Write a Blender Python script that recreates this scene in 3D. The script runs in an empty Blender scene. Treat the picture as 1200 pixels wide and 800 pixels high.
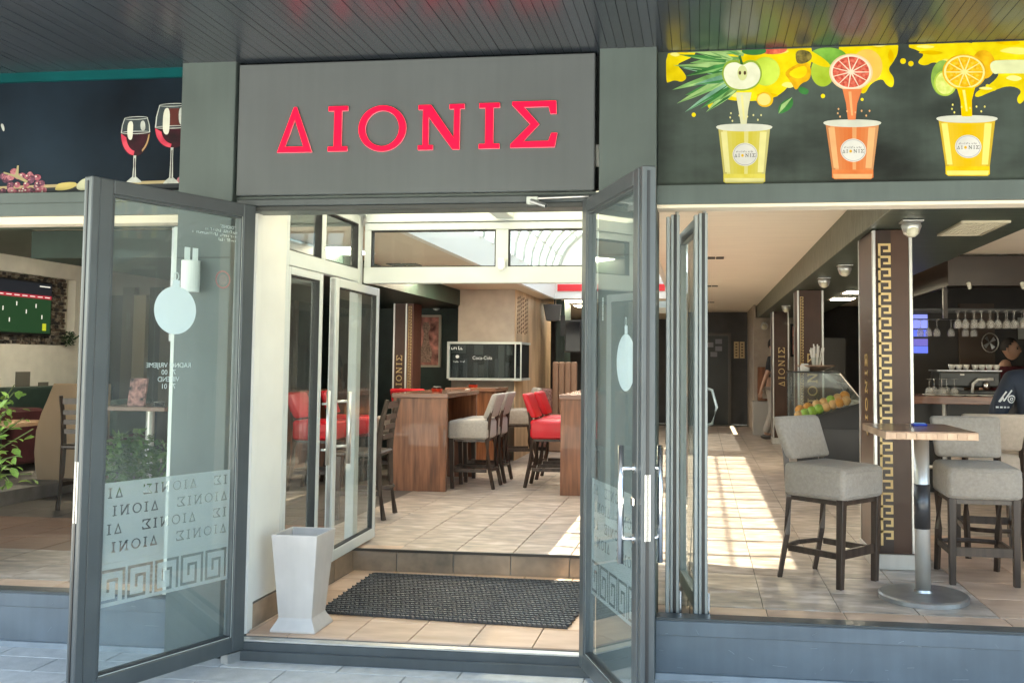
import bpy, bmesh, math, random
from mathutils import Vector, Matrix, noise
R = math.radians
rnd = random.Random(7)
SC = bpy.context.scene
COL = SC.collection

# ------------------------------------------------------------------ camera
CAM = Vector((0.0, -4.62, 1.5))
right = Vector((0.992007457, 0.125937258, 0.00781106))
down = Vector((0.00059712, 0.05721833, -0.99836151))
fwd = Vector((-0.12617785, 0.99038673, 0.05668581))
cam_data = bpy.data.cameras.new('camera')
cam_data.sensor_width = 36.0
cam_data.lens = 33.0
cam_data.shift_x = -81.46 / 1200
cam_data.shift_y = -36.86 / 1200
cam_data.clip_start = 0.05
cam_data.clip_end = 500
cam = bpy.data.objects.new('camera', cam_data)
COL.objects.link(cam)
m3 = Matrix((right, -down, -fwd)).transposed()
cam.matrix_world = Matrix.Translation(CAM) @ m3.to_4x4()
SC.camera = cam

# ------------------------------------------------------------------ light
world = bpy.data.worlds.new('World')
SC.world = world
world.use_nodes = True
wn = world.node_tree
bg = wn.nodes['Background']
sky = wn.nodes.new('ShaderNodeTexSky')
sky.sky_type = 'NISHITA'
sky.sun_disc = False
SUN_EL, SUN_AZ = 64.0, -72.0          # azimuth clockwise from +Y
sky.sun_elevation = R(SUN_EL)
sky.sun_rotation = R(SUN_AZ)
sky.air_density = 1.0
sky.dust_density = 2.0
wn.links.new(sky.outputs[0], bg.inputs[0])
bg.inputs[1].default_value = 0.15
sd = Vector((math.sin(R(SUN_AZ)) * math.cos(R(SUN_EL)), math.cos(R(SUN_AZ)) * math.cos(R(SUN_EL)), math.sin(R(SUN_EL))))
sun = bpy.data.lights.new('sun', 'SUN')
sun.energy = 5.0
sun.angle = R(0.8)
sun.color = (1.0, 0.94, 0.84)
sun_o = bpy.data.objects.new('sun', sun)
sun_o.rotation_euler = (-sd).to_track_quat('-Z', 'Y').to_euler()
COL.objects.link(sun_o)
SC.view_settings.view_transform = 'Standard'
SC.view_settings.look = 'None'
SC.view_settings.gamma = 1.0
SC.view_settings.exposure = 3.32
SC.view_settings.use_curve_mapping = False
SC.view_settings.use_white_balance = True
SC.view_settings.white_balance_temperature = 7500
SC.view_settings.white_balance_tint = 2
SC.cycles.use_denoising = True
SC.cycles.max_bounces = 12
SC.cycles.diffuse_bounces = 6
SC.cycles.glossy_bounces = 4
SC.cycles.transparent_max_bounces = 24
SC.cycles.transmission_bounces = 6
SC.cycles.sample_clamp_indirect = 8.0
SC.cycles.caustics_reflective = False
SC.cycles.caustics_refractive = False

# ------------------------------------------------------------------ materials
MATS = {}
def pbr(name, col, rough=0.6, metal=0.0, var=0.0, scale=8.0, stretch=(1, 1, 1), bump=0.0, bscale=None, emit=None, estr=0.0,
        spec=0.5, coat=0.0, col2=None, rand=0.0, detail=4.0, sheen=0.0, scuff=0.0, streak=0.0, col3=None):
    if name in MATS: return MATS[name]
    m = bpy.data.materials.new(name); m.use_nodes = True
    n = m.node_tree.nodes; l = m.node_tree.links
    b = n['Principled BSDF']
    b.inputs['Roughness'].default_value = rough
    b.inputs['Metallic'].default_value = metal
    b.inputs['Specular IOR Level'].default_value = spec
    b.inputs['Coat Weight'].default_value = coat
    if sheen: b.inputs['Sheen Weight'].default_value = sheen
    c = (*col, 1)
    b.inputs['Base Color'].default_value = c
    out = None
    if var or bump:
        tc = n.new('ShaderNodeTexCoord'); mp = n.new('ShaderNodeMapping')
        mp.inputs['Scale'].default_value = stretch
        l.new(tc.outputs['Object'], mp.inputs[0])
    if var or col2 or rand:
        if not var:
            tc = n.new('ShaderNodeTexCoord'); mp = n.new('ShaderNodeMapping'); l.new(tc.outputs['Object'], mp.inputs[0])
        nz = n.new('ShaderNodeTexNoise'); nz.inputs['Scale'].default_value = scale; nz.inputs['Detail'].default_value = detail
        nz.noise_dimensions = '4D'
        l.new(mp.outputs[0], nz.inputs['Vector'])
        oi = n.new('ShaderNodeObjectInfo')
        mu = n.new('ShaderNodeMath'); mu.operation = 'MULTIPLY'; mu.inputs[1].default_value = 37.0
        l.new(oi.outputs['Random'], mu.inputs[0]); l.new(mu.outputs[0], nz.inputs['W'])
        rp = n.new('ShaderNodeValToRGB')
        rp.color_ramp.elements[0].position = 0.3; rp.color_ramp.elements[1].position = 0.7
        a = [max(0, x * (1 - var)) for x in col]
        z = [min(1, x * (1 + var)) for x in (col2 or col)]
        rp.color_ramp.elements[0].color = (*a, 1); rp.color_ramp.elements[1].color = (*z, 1)
        if col3:
            e3 = rp.color_ramp.elements.new(.5); e3.color = (*col3, 1)
        l.new(nz.outputs[0], rp.inputs[0])
        out = rp.outputs[0]
        if rand:
            hs = n.new('ShaderNodeHueSaturation')
            mr = n.new('ShaderNodeMapRange'); mr.inputs['To Min'].default_value = 1 - rand; mr.inputs['To Max'].default_value = 1 + rand
            l.new(oi.outputs['Random'], mr.inputs[0]); l.new(mr.outputs[0], hs.inputs['Value'])
            l.new(out, hs.inputs['Color']); out = hs.outputs[0]
        l.new(out, b.inputs['Base Color'])
    if streak or scuff:
        tc2 = n.new('ShaderNodeTexCoord'); src = out
        if streak:
            m2 = n.new('ShaderNodeMapping'); m2.inputs['Scale'].default_value = (9, 9, .5); l.new(tc2.outputs['Object'], m2.inputs[0])
            n2 = n.new('ShaderNodeTexNoise'); n2.inputs['Scale'].default_value = 2.5; n2.inputs['Detail'].default_value = 8; l.new(m2.outputs[0], n2.inputs['Vector'])
            r2 = n.new('ShaderNodeMapRange'); r2.inputs['From Min'].default_value = .35; r2.inputs['From Max'].default_value = .7
            r2.inputs['To Min'].default_value = 1 - streak; r2.inputs['To Max'].default_value = 1 + streak; l.new(n2.outputs[0], r2.inputs[0])
            h2 = n.new('ShaderNodeHueSaturation'); l.new(r2.outputs[0], h2.inputs['Value'])
            if src: l.new(src, h2.inputs['Color'])
            else: h2.inputs['Color'].default_value = c
            src = h2.outputs[0]
        if scuff:
            m3_ = n.new('ShaderNodeMapping'); m3_.inputs['Scale'].default_value = (1, 1, 2.2); m3_.inputs['Rotation'].default_value = (.3, .5, .4); l.new(tc2.outputs['Object'], m3_.inputs[0])
            n3 = n.new('ShaderNodeTexNoise'); n3.inputs['Scale'].default_value = 38; n3.inputs['Detail'].default_value = 9; n3.inputs['Roughness'].default_value = .75; n3.inputs['Distortion'].default_value = 1.5; l.new(m3_.outputs[0], n3.inputs['Vector'])
            r3 = n.new('ShaderNodeMapRange'); r3.inputs['From Min'].default_value = .67; r3.inputs['From Max'].default_value = .74; r3.inputs['To Max'].default_value = scuff; l.new(n3.outputs[0], r3.inputs[0])
            x3 = n.new('ShaderNodeMixRGB'); x3.inputs[2].default_value = (.45, .46, .46, 1); l.new(r3.outputs[0], x3.inputs[0])
            if src: l.new(src, x3.inputs[1])
            else: x3.inputs[1].default_value = c
            src = x3.outputs[0]
        l.new(src, b.inputs['Base Color'])
    if bump:
        nb = n.new('ShaderNodeTexNoise'); nb.inputs['Scale'].default_value = bscale or scale; nb.inputs['Detail'].default_value = 5
        l.new(mp.outputs[0], nb.inputs['Vector'])
        bp = n.new('ShaderNodeBump'); bp.inputs['Strength'].default_value = bump; bp.inputs['Distance'].default_value = 0.01
        l.new(nb.outputs[0], bp.inputs['Height']); l.new(bp.outputs[0], b.inputs['Normal'])
    if emit:
        b.inputs['Emission Color'].default_value = (*emit, 1); b.inputs['Emission Strength'].default_value = estr
    MATS[name] = m
    return m

def glass_mat(name, tint=(0.95, 0.98, 0.97), refl=1.0, haze=0.05, dcol=(0.7, 0.75, 0.75)):
    m = bpy.data.materials.new(name); m.use_nodes = True
    n = m.node_tree.nodes; l = m.node_tree.links
    n.remove(n['Principled BSDF']); o = n['Material Output']
    tr = n.new('ShaderNodeBsdfTransparent'); tr.inputs[0].default_value = (*tint, 1)
    gl = n.new('ShaderNodeBsdfGlossy'); gl.inputs['Roughness'].default_value = 0.02
    gl.inputs[0].default_value = (0.9, 0.95, 0.95, 1)
    df = n.new('ShaderNodeBsdfDiffuse'); df.inputs[0].default_value = (*dcol, 1)  # pale diffuse haze, mixed unevenly over the clear pane
    fr = n.new('ShaderNodeFresnel'); fr.inputs[0].default_value = 1.5
    geo = n.new('ShaderNodeNewGeometry')
    mn = n.new('ShaderNodeMapRange'); mn.inputs['From Max'].default_value = 1; mn.inputs['To Max'].default_value = refl
    mm = n.new('ShaderNodeMath'); mm.operation = 'SUBTRACT'; mm.inputs[0].default_value = 1.0
    mk = n.new('ShaderNodeMath'); mk.operation = 'MULTIPLY'
    l.new(fr.outputs[0], mn.inputs[0])
    mx = n.new('ShaderNodeMixShader'); mx2 = n.new('ShaderNodeMixShader')
    l.new(geo.outputs['Backfacing'], mm.inputs[1]); l.new(mn.outputs[0], mk.inputs[0]); l.new(mm.outputs[0], mk.inputs[1]); l.new(mk.outputs[0], mx.inputs[0]); l.new(tr.outputs[0], mx.inputs[1]); l.new(gl.outputs[0], mx.inputs[2])
    tc = n.new('ShaderNodeTexCoord'); nz = n.new('ShaderNodeTexNoise'); nz.inputs['Scale'].default_value = 3.0; nz.inputs['Detail'].default_value = 6
    l.new(tc.outputs['Object'], nz.inputs['Vector'])
    mr = n.new('ShaderNodeMapRange'); mr.inputs['From Min'].default_value = 0.3; mr.inputs['From Max'].default_value = 0.8
    mr.inputs['To Min'].default_value = haze * 0.5; mr.inputs['To Max'].default_value = haze * 1.5
    l.new(nz.outputs[0], mr.inputs[0]); l.new(mr.outputs[0], mx2.inputs[0])
    l.new(mx.outputs[0], mx2.inputs[1]); l.new(df.outputs[0], mx2.inputs[2])
    l.new(mx2.outputs[0], o.inputs[0])
    MATS[name] = m
    return m

def film_mat(name, col, op, tint=(0.95, 0.98, 0.98), tl_=0.35):
    m = bpy.data.materials.new(name); m.use_nodes = True
    n = m.node_tree.nodes; l = m.node_tree.links
    n.remove(n['Principled BSDF']); o = n['Material Output']
    tr = n.new('ShaderNodeBsdfTransparent'); tr.inputs[0].default_value = (*tint, 1)
    df = n.new('ShaderNodeBsdfDiffuse'); df.inputs[0].default_value = (*col, 1)
    tl = n.new('ShaderNodeBsdfTranslucent'); tl.inputs[0].default_value = (*col, 1)
    a = n.new('ShaderNodeMixShader'); a.inputs[0].default_value = tl_
    b = n.new('ShaderNodeMixShader'); b.inputs[0].default_value = op
    l.new(df.outputs[0], a.inputs[1]); l.new(tl.outputs[0], a.inputs[2])
    l.new(tr.outputs[0], b.inputs[1]); l.new(a.outputs[0], b.inputs[2]); l.new(b.outputs[0], o.inputs[0])
    MATS[name] = m
    return m

def wood(name, c1, c2, rough=0.4, sx=(14, 14, 1.2), coat=0.15):
    return pbr(name, c1, rough, var=0.25, scale=2.2, stretch=sx, col2=c2, bump=0.08, coat=coat, detail=6)

ALU = pbr('grey_aluminium', (0.058, 0.067, 0.071), 0.36, var=0.12, scale=5, bump=0.03, bscale=60, scuff=.5, streak=.05)
ALU2 = pbr('pillar_cladding', (0.066, 0.086, 0.084), 0.42, var=0.12, scale=3, bump=0.02, bscale=40, scuff=.25, streak=.05)
SIGNP = pbr('sign_panel', (0.078, 0.088, 0.094), 0.32, var=0.08, scale=2, streak=.035, scuff=.12)
SILL = pbr('sill_cladding', (0.105, 0.128, 0.150), 0.4, var=0.15, scale=4, bump=0.03, bscale=30, scuff=.8, streak=.05)
SOFF = pbr('soffit_slat', (0.024, 0.030, 0.038), 0.26, var=0.15, scale=3, stretch=(1, 0.3, 1), rand=0.12, bump=0.05, bscale=9, spec=.6)
DARKGAP = pbr('dark_gap', (0.01, 0.012, 0.012), 0.9)
TEAL = pbr('teal_edge', (0.0, 0.05, 0.055), 0.6, spec=.1, var=0.3, scale=3)
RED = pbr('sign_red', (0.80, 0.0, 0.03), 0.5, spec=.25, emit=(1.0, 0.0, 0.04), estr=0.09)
PINK = pbr('sign_red_edge', (0.95, 0.25, 0.3), 0.4)
WFR = pbr('cream_frame', (0.60, 0.63, 0.62), 0.4, var=0.05, scale=3, scuff=.1)
WSTEEL = pbr('pale_frame', (0.50, 0.53, 0.50), 0.35, metal=0.3, var=0.05)
CREAM = pbr('cream_plaster', (0.70, 0.60, 0.47), 0.85, var=0.05, scale=3, bump=0.05, bscale=20)
CREAMB = pbr('textured_cream_plaster', (0.42, 0.36, 0.30), 0.85, var=0.14, scale=5, bump=0.25, bscale=14)
CEIL = pbr('passage_ceiling_paint', (0.90, 0.82, 0.70), 0.8, var=0.03, scale=2, stretch=(1, 6, 1))
WHITE = pbr('white_paint', (0.78, 0.78, 0.75), 0.6)
GREENW = pbr('dark_green_wall', (0.016, 0.034, 0.026), 0.5, var=0.35, scale=4, bump=0.15, bscale=9)
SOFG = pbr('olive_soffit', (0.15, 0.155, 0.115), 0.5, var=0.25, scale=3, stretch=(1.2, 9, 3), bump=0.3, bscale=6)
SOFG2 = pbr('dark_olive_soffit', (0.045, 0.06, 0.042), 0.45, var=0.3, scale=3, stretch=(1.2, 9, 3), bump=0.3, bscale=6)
DKBR = pbr('brown_column_panel', (0.080, 0.042, 0.028), 0.36, var=0.15, scale=4, coat=0.05, spec=.3)
STEEL = pbr('brushed_steel', (0.66, 0.65, 0.62), 0.34, metal=.75, var=0.08, scale=20, stretch=(1, 1, 0.1))
CHROME = pbr('chrome', (0.8, 0.8, 0.8), 0.22, metal=1.0)
DSTEEL = pbr('worn_steel_disc', (0.42, 0.42, 0.42), 0.32, metal=.8, var=0.2, scale=9)
GOLD = pbr('gold_trim', (0.62, 0.44, 0.2), 0.4, metal=0.2, var=0.1)
BLACK = pbr('black_plastic', (0.012, 0.012, 0.013), 0.4)
DKWOOD = wood('dark_stained_wood', (0.035, 0.022, 0.016), (0.06, 0.04, 0.03), 0.4)
WALNUT = wood('walnut_panel', (0.14, 0.05, 0.022), (0.24, 0.095, 0.045), 0.35, coat=0.2)
WALNUTT = wood('walnut_top', (0.14, 0.06, 0.04), (0.22, 0.10, 0.06), 0.25, sx=(1.2, 14, 14), coat=0.4)
OAKT = wood('brown_table_top', (0.22, 0.12, 0.075), (0.32, 0.19, 0.12), 0.3, sx=(1.5, 12, 12), coat=0.3)
OAKE = wood('pale_table_edge', (0.48, 0.29, 0.18), (0.58, 0.38, 0.25), 0.5, sx=(6, 2, 2))
TANW = wood('tan_wall_panel', (0.40, 0.26, 0.15), (0.52, 0.35, 0.21), 0.55, sx=(5, 2, 0.6), coat=0)
GREYF = pbr('grey_fabric', (0.36, 0.31, 0.265), 0.95, var=0.12, scale=60, bump=0.5, bscale=260, sheen=0.2)
CREAMF = pbr('cream_fabric', (0.43, 0.39, 0.35), 0.95, var=0.10, scale=60, bump=0.5, bscale=260, sheen=0.2)
REDF = pbr('red_leather', (0.62, 0.012, 0.025), 0.4, var=0.08, scale=6, coat=0.15)
PINKF = pbr('patterned_pink_fabric', (0.36, 0.17, 0.15), 0.9, var=0.35, scale=38, col2=(0.48, 0.30, 0.26))
TANF = pbr('tan_upholstery', (0.34, 0.20, 0.13), 0.7, var=0.1, scale=8)
BEIGEF = pbr('beige_upholstery', (0.50, 0.40, 0.31), 0.85, var=0.08, scale=10)
BINP = pbr('bin_plastic', (0.50, 0.465, 0.44), 0.45, var=0.10, scale=5, streak=.03, scuff=.15)
RUB = pbr('black_rubber', (0.022, 0.023, 0.025), 0.65, var=0.3, scale=20)
PAVE = pbr('pavement_stone', (0.42, 0.42, 0.415), 0.75, var=0.14, scale=14, rand=0.08, bump=0.2, bscale=60)
GROUT = pbr('grout', (0.16, 0.15, 0.13), 0.9, var=0.2, scale=20)
GROUTL = pbr('pale_grout', (0.42, 0.40, 0.37), 0.9, var=0.1, scale=20)
TILE = pbr('slate_tile', (0.29, 0.25, 0.215), 0.42, var=0.12, scale=5.5, stretch=(1.0, 2.6, 1), col2=(0.58, 0.50, 0.45), col3=(0.44, 0.35, 0.28), rand=0.08, bump=0.3, bscale=9, detail=12)
TILEO = pbr('peach_tile', (0.56, 0.36, 0.24), 0.4, var=0.10, scale=4, stretch=(1, 3, 1), col2=(0.62, 0.44, 0.33), rand=0.06, bump=0.15, bscale=8)
TILEB = pbr('red_brown_tile', (0.26, 0.15, 0.105), 0.4, var=0.15, scale=4, stretch=(1, 4, 1), rand=0.06, bump=0.15, bscale=8)
TILED = pbr('dark_tile', (0.13, 0.115, 0.10), 0.4, var=0.2, scale=4, stretch=(1, 4, 1), rand=0.06, bump=0.15, bscale=8)
TILER = pbr('riser_tile', (0.21, 0.17, 0.13), 0.45, var=0.35, scale=5, col2=(0.33, 0.24, 0.17), rand=0.08, bump=0.2)
GLASS = glass_mat('door_glass', (0.90, 0.94, 0.935), 1.35, 0.045, (0.62, 0.66, 0.65))
GLASSI = glass_mat('inner_glass', (0.93, 0.95, 0.94), 1.0, 0.03)
POLY = film_mat('polycarbonate', (0.55, 0.62, 0.68), 0.34, (0.33, 0.345, 0.37), 0.6)
FILM = film_mat('frosted_film', (0.60, 0.63, 0.63), 0.60)
DECAL = pbr('white_decal', (0.75, 0.78, 0.78), 0.6)
DECALB = pbr('pale_blue_decal', (0.84, 0.88, 0.93), 0.6)
SKIN = pbr('skin', (0.45, 0.26, 0.18), 0.55, var=0.06, scale=12)
HAIR = pbr('dark_hair', (0.015, 0.011, 0.009), 0.7, bump=0.4, bscale=80)

# ------------------------------------------------------------------ mesh helpers
FRAME = {}      # root name -> world matrix (for children given in world coords)
class MB:
    def __init__(s): s.bm = bmesh.new()
    def _add(s, vs, fs, mi=0):
        v = [s.bm.verts.new(p) for p in vs]
        for f in fs:
            try:
                ff = s.bm.faces.new([v[i] for i in f]); ff.material_index = mi
            except ValueError: pass
        return s
    def box(s, x0, x1, y0, y1, z0, z1, mi=0, M=None):
        vs = [Vector(p) for p in ((x0, y0, z0), (x1, y0, z0), (x1, y1, z0), (x0, y1, z0), (x0, y0, z1), (x1, y0, z1), (x1, y1, z1), (x0, y1, z1))]
        if M: vs = [M @ v for v in vs]
        return s._add(vs, ((0, 3, 2, 1), (4, 5, 6, 7), (0, 1, 5, 4), (1, 2, 6, 5), (2, 3, 7, 6), (3, 0, 4, 7)), mi)
    def hexa(s, bot, top, mi=0):
        return s._add(list(bot) + list(top), ((0, 3, 2, 1), (4, 5, 6, 7), (0, 1, 5, 4), (1, 2, 6, 5), (2, 3, 7, 6), (3, 0, 4, 7)), mi)
    def cone(s, a, b, ra, rb, n=12, mi=0, caps=True):
        a, b = Vector(a), Vector(b); d = (b - a)
        if d.length < 1e-6: return s
        q = d.to_track_quat('Z', 'Y')
        ring = lambda c, r: [c + q @ Vector((r * math.cos(2 * math.pi * i / n), r * math.sin(2 * math.pi * i / n), 0)) for i in range(n)]
        vs = ring(a, ra) + ring(b, rb)
        fs = [(i, (i + 1) % n, n + (i + 1) % n, n + i) for i in range(n)]
        if caps: fs += [tuple(range(n))[::-1], tuple(range(n, 2 * n))]
        return s._add(vs, fs, mi)
    def tube(s, pts, r, n=8, mi=0):
        pts = [Vector(p) for p in pts]
        rs = r if isinstance(r, (list, tuple)) else [r] * len(pts)
        rings = []; up = Vector((0, 0, 1))
        for i, p in enumerate(pts):
            t = (pts[min(i + 1, len(pts) - 1)] - pts[max(i - 1, 0)]).normalized()
            a = t.cross(up)
            if a.length < 0.1: a = t.cross(Vector((1, 0, 0)))
            a.normalize(); b = t.cross(a).normalized()
            rings.append([p + a * rs[i] * math.cos(2 * math.pi * k / n) + b * rs[i] * math.sin(2 * math.pi * k / n) for k in range(n)])
        vs = [v for rg in rings for v in rg]; fs = []
        for i in range(len(pts) - 1):
            for k in range(n): fs.append((i * n + k, i * n + (k + 1) % n, (i + 1) * n + (k + 1) % n, (i + 1) * n + k))
        fs += [tuple(range(n))[::-1], tuple(range(len(vs) - n, len(vs)))]
        return s._add(vs, fs, mi)
    def lathe(s, prof, c=(0, 0, 0), n=16, mi=0, sx=1, sy=1):
        c = Vector(c); vs = []
        for r, z in prof:
            for k in range(n): vs.append(c + Vector((sx * r * math.cos(2 * math.pi * k / n), sy * r * math.sin(2 * math.pi * k / n), z)))
        fs = []
        for i in range(len(prof) - 1):
            for k in range(n): fs.append((i * n + k, i * n + (k + 1) % n, (i + 1) * n + (k + 1) % n, (i + 1) * n + k))
        fs += [tuple(range(n))[::-1], tuple(range(len(vs) - n, len(vs)))]
        return s._add(vs, fs, mi)
    def ball(s, c, r, mi=0, sc=(1, 1, 1), n=10, rough=0.0):
        c = Vector(c); m = n // 2 + 1; prof = []
        vs = [c + Vector((0, 0, -r * sc[2]))]; 
        for i in range(1, m):
            a = -math.pi / 2 + math.pi * i / m
            for k in range(n):
                q = 1 + rough * (rnd.random() - .5)
                vs.append(c + Vector((r * q * sc[0] * math.cos(a) * math.cos(2 * math.pi * k / n), r * q * sc[1] * math.cos(a) * math.sin(2 * math.pi * k / n), r * q * sc[2] * math.sin(a))))
        vs.append(c + Vector((0, 0, r * sc[2])))
        fs = [(0, 1 + (k + 1) % n, 1 + k) for k in range(n)]
        for i in range(m - 2):
            for k in range(n): fs.append((1 + i * n + k, 1 + i * n + (k + 1) % n, 1 + (i + 1) * n + (k + 1) % n, 1 + (i + 1) * n + k))
        e = len(vs) - 1; b0 = 1 + (m - 2) * n
        fs += [(b0 + k, b0 + (k + 1) % n, e) for k in range(n)]
        return s._add(vs, fs, mi)
    def prism(s, pts, axis, a, b, mi=0):
        # pts: 2-D polygon in the plane normal to axis
        mk = {'x': lambda p, t: Vector((t, p[0], p[1])), 'y': lambda p, t: Vector((p[0], t, p[1])), 'z': lambda p, t: Vector((p[0], p[1], t))}[axis]
        n = len(pts); vs = [mk(p, a) for p in pts] + [mk(p, b) for p in pts]
        fs = [tuple(range(n)), tuple(range(2 * n - 1, n - 1, -1))] + [(i, n + i, n + (i + 1) % n, (i + 1) % n) for i in range(n)]
        return s._add(vs, fs, mi)
    def build(s, name, mats, parent=None, world=True, bev=0.0, smooth=False, seg=1, sub=0):
        bmesh.ops.recalc_face_normals(s.bm, faces=s.bm.faces)
        if bev:
            bmesh.ops.bevel(s.bm, geom=[e for e in s.bm.edges if e.is_manifold and e.calc_face_angle(0) > 0.5], offset=bev, segments=seg, affect='EDGES', profile=0.5, clamp_overlap=True)
        me = bpy.data.meshes.new(name); s.bm.to_mesh(me); s.bm.free()
        for m in (mats if isinstance(mats, (list, tuple)) else [mats]): me.materials.append(m)
        if smooth:
            for p in me.polygons: p.use_smooth = True
        o = bpy.data.objects.new(name, me); COL.objects.link(o)
        attach(o, parent, world)
        if sub:
            md = o.modifiers.new('sub', 'SUBSURF'); md.levels = sub; md.render_levels = sub
        return o

def attach(o, parent, world=True):
    if parent is None: FRAME[o.name] = Matrix.Identity(4); return
    M = FRAME.get(parent.name, Matrix.Identity(4))
    if world and o.type == 'MESH': o.data.transform(M.inverted())
    o.parent = parent
    FRAME[o.name] = M

def tag(o, label=None, cat=None, group=None, kind=None):
    if label: o['label'] = label
    if cat: o['category'] = cat
    if group: o['group'] = group
    if kind: o['kind'] = kind
    return o
def root(name, loc, rz, label, cat, group=None):
    o = bpy.data.objects.new(name, None); COL.objects.link(o)
    o.location = loc; o.rotation_euler = (0, 0, rz); o.empty_display_size = .1
    FRAME[o.name] = Matrix.Translation(loc) @ Matrix.Rotation(rz, 4, 'Z')
    return tag(o, label, cat, group)
def kids(o): return [c for c in COL.objects if c.parent == o]
def copy_tree(o, loc, rz, label, group=None, M0=None):
    def rec(s, par):
        c = s.copy(); COL.objects.link(c); c.parent = par
        for k in kids(s): rec(k, c)
        return c
    c = rec(o, None); c.location = loc; c.rotation_euler = (0, 0, rz)
    FRAME[c.name] = Matrix.Translation(loc) @ Matrix.Rotation(rz, 4, 'Z')
    c['label'] = label
    if group: c['group'] = group
    return c

def shape(name, polys, mat, parent, M=None, extrude=0.0, bev=0.0, world=True):
    """flat shapes (even-odd holes) in the curve's XY plane, moved by M"""
    cu = bpy.data.curves.new(name, 'CURVE'); cu.dimensions = '2D'; cu.fill_mode = 'BOTH'
    cu.extrude = extrude; cu.bevel_depth = bev; cu.bevel_resolution = 1
    for p in polys:
        sp = cu.splines.new('POLY'); sp.points.add(len(p) - 1)
        for i, q in enumerate(p): sp.points[i].co = (q[0], q[1], 0, 1)
        sp.use_cyclic_u = True
    t = bpy.data.objects.new(name + '_tmp', cu)
    me = bpy.data.meshes.new_from_object(t)
    bpy.data.objects.remove(t); bpy.data.curves.remove(cu)
    me.name = name
    me.materials.clear(); me.materials.append(mat)
    if M: me.transform(M)
    o = bpy.data.objects.new(name, me); COL.objects.link(o)
    attach(o, parent, world)
    return o
def text_mesh(name, txt, size, mat, parent, M, align='CENTER', ext=0.0):
    cu = bpy.data.curves.new(name, 'FONT'); cu.body = txt; cu.size = size; cu.align_x = align; cu.extrude = ext
    t = bpy.data.objects.new(name + '_tmp', cu)
    me = bpy.data.meshes.new_from_object(t); bpy.data.objects.remove(t); bpy.data.curves.remove(cu)
    me.materials.clear(); me.materials.append(mat); me.transform(M)
    o = bpy.data.objects.new(name, me); COL.objects.link(o); attach(o, parent, True)
    return o
def fine_print(name, words, size, mat, parent, M):
    """a line of print too small to read: rows of little strokes, words given by their letter counts"""
    rr = random.Random(sum(words)); tot = sum(words) + len(words) - 1; w = size * .52; x = -tot * w / 2; P_ = []
    for n_ in words:
        for k in range(n_):
            h_ = size * rr.choice((.5, .5, .72)); t = w * .28
            P_.append([(x, 0), (x + t, 0), (x + t, h_), (x, h_)])
            if rr.random() < .8: z_ = rr.choice((0, h_ * .4, h_ - t)); P_.append([(x + t, z_), (x + w * .78, z_), (x + w * .78, z_ + t), (x + t, z_ + t)])
            x += w
        x += w
    o = shape(name, P_, mat, parent, M); o['kind'] = 'stuff'
    return o
def XZ(y, x=0, z=0, flip=False):           # curve plane -> facing -Y at depth y
    m = Matrix(((1, 0, 0, x), (0, 0, -1, y), (0, 1, 0, z), (0, 0, 0, 1)))
    if flip: m = Matrix(((-1, 0, 0, x), (0, 0, 1, y), (0, 1, 0, z), (0, 0, 0, 1)))
    return m
def ell(cx, cy, a, b, n=24, a0=0, a1=360): return [(cx + a * math.cos(R(a0 + (a1 - a0) * i / n)), cy + b * math.sin(R(a0 + (a1 - a0) * i / n))) for i in range(n if a1 - a0 == 360 else n + 1)]
# Greek slab letters, height 1
LET = {
 'I': (0.42, [[(0, 0), (.42, 0), (.42, .1), (.29, .1), (.29, .9), (.42, .9), (.42, 1), (0, 1), (0, .9), (.13, .9), (.13, .1), (0, .1)]]),
 'D': (0.80, [[(0, 0), (.80, 0), (.43, 1), (.37, 1)], [(.17, .12), (.61, .12), (.395, .74)]]),
 'O': (1.0, [ell(.5, .5, .5, .5, 32), ell(.5, .5, .36, .39, 32)]),
 'N': (1.0, [[(0, 0), (.32, 0), (.32, .1), (.22, .1), (.22, .74), (.75, 0), (.9, 0), (.9, .9), (1, .9), (1, 1), (.68, 1), (.68, .9), (.78, .9), (.78, .24), (.27, 1), (0, 1), (0, .9), (.1, .9), (.1, .1), (0, .1)]]),
 'S': (0.98, [[(0, 0), (.93, 0), (.98, .3), (.86, .3), (.8, .13), (.26, .13), (.6, .5), (.28, .88), (.8, .88), (.84, .72), (.96, .72), (.95, 1), (.03, 1), (.03, .93), (.42, .5), (0, .07)]]),
}
WORD = [('D', 0), ('I', 1.13), ('O', 1.85), ('N', 3.18), ('I', 4.52), ('S', 5.22)]   # total 6.2
def word_polys(x, y, h, wsc=1.0, clip=None, mir=None):
    out = []
    for ch, ox in WORD:
        w, ps = LET[ch]
        x0 = x + ox * h * wsc; x1 = x0 + w * h * wsc
        if clip and (x0 < clip[0] or x1 > clip[1]): continue
        for p in ps:
            q = [(x + (ox + a) * h * wsc, y + b * h) for a, b in p]
            if mir is not None: q = [(mir - a, b) for a, b in q]
            out.append(q)
    return out
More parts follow.
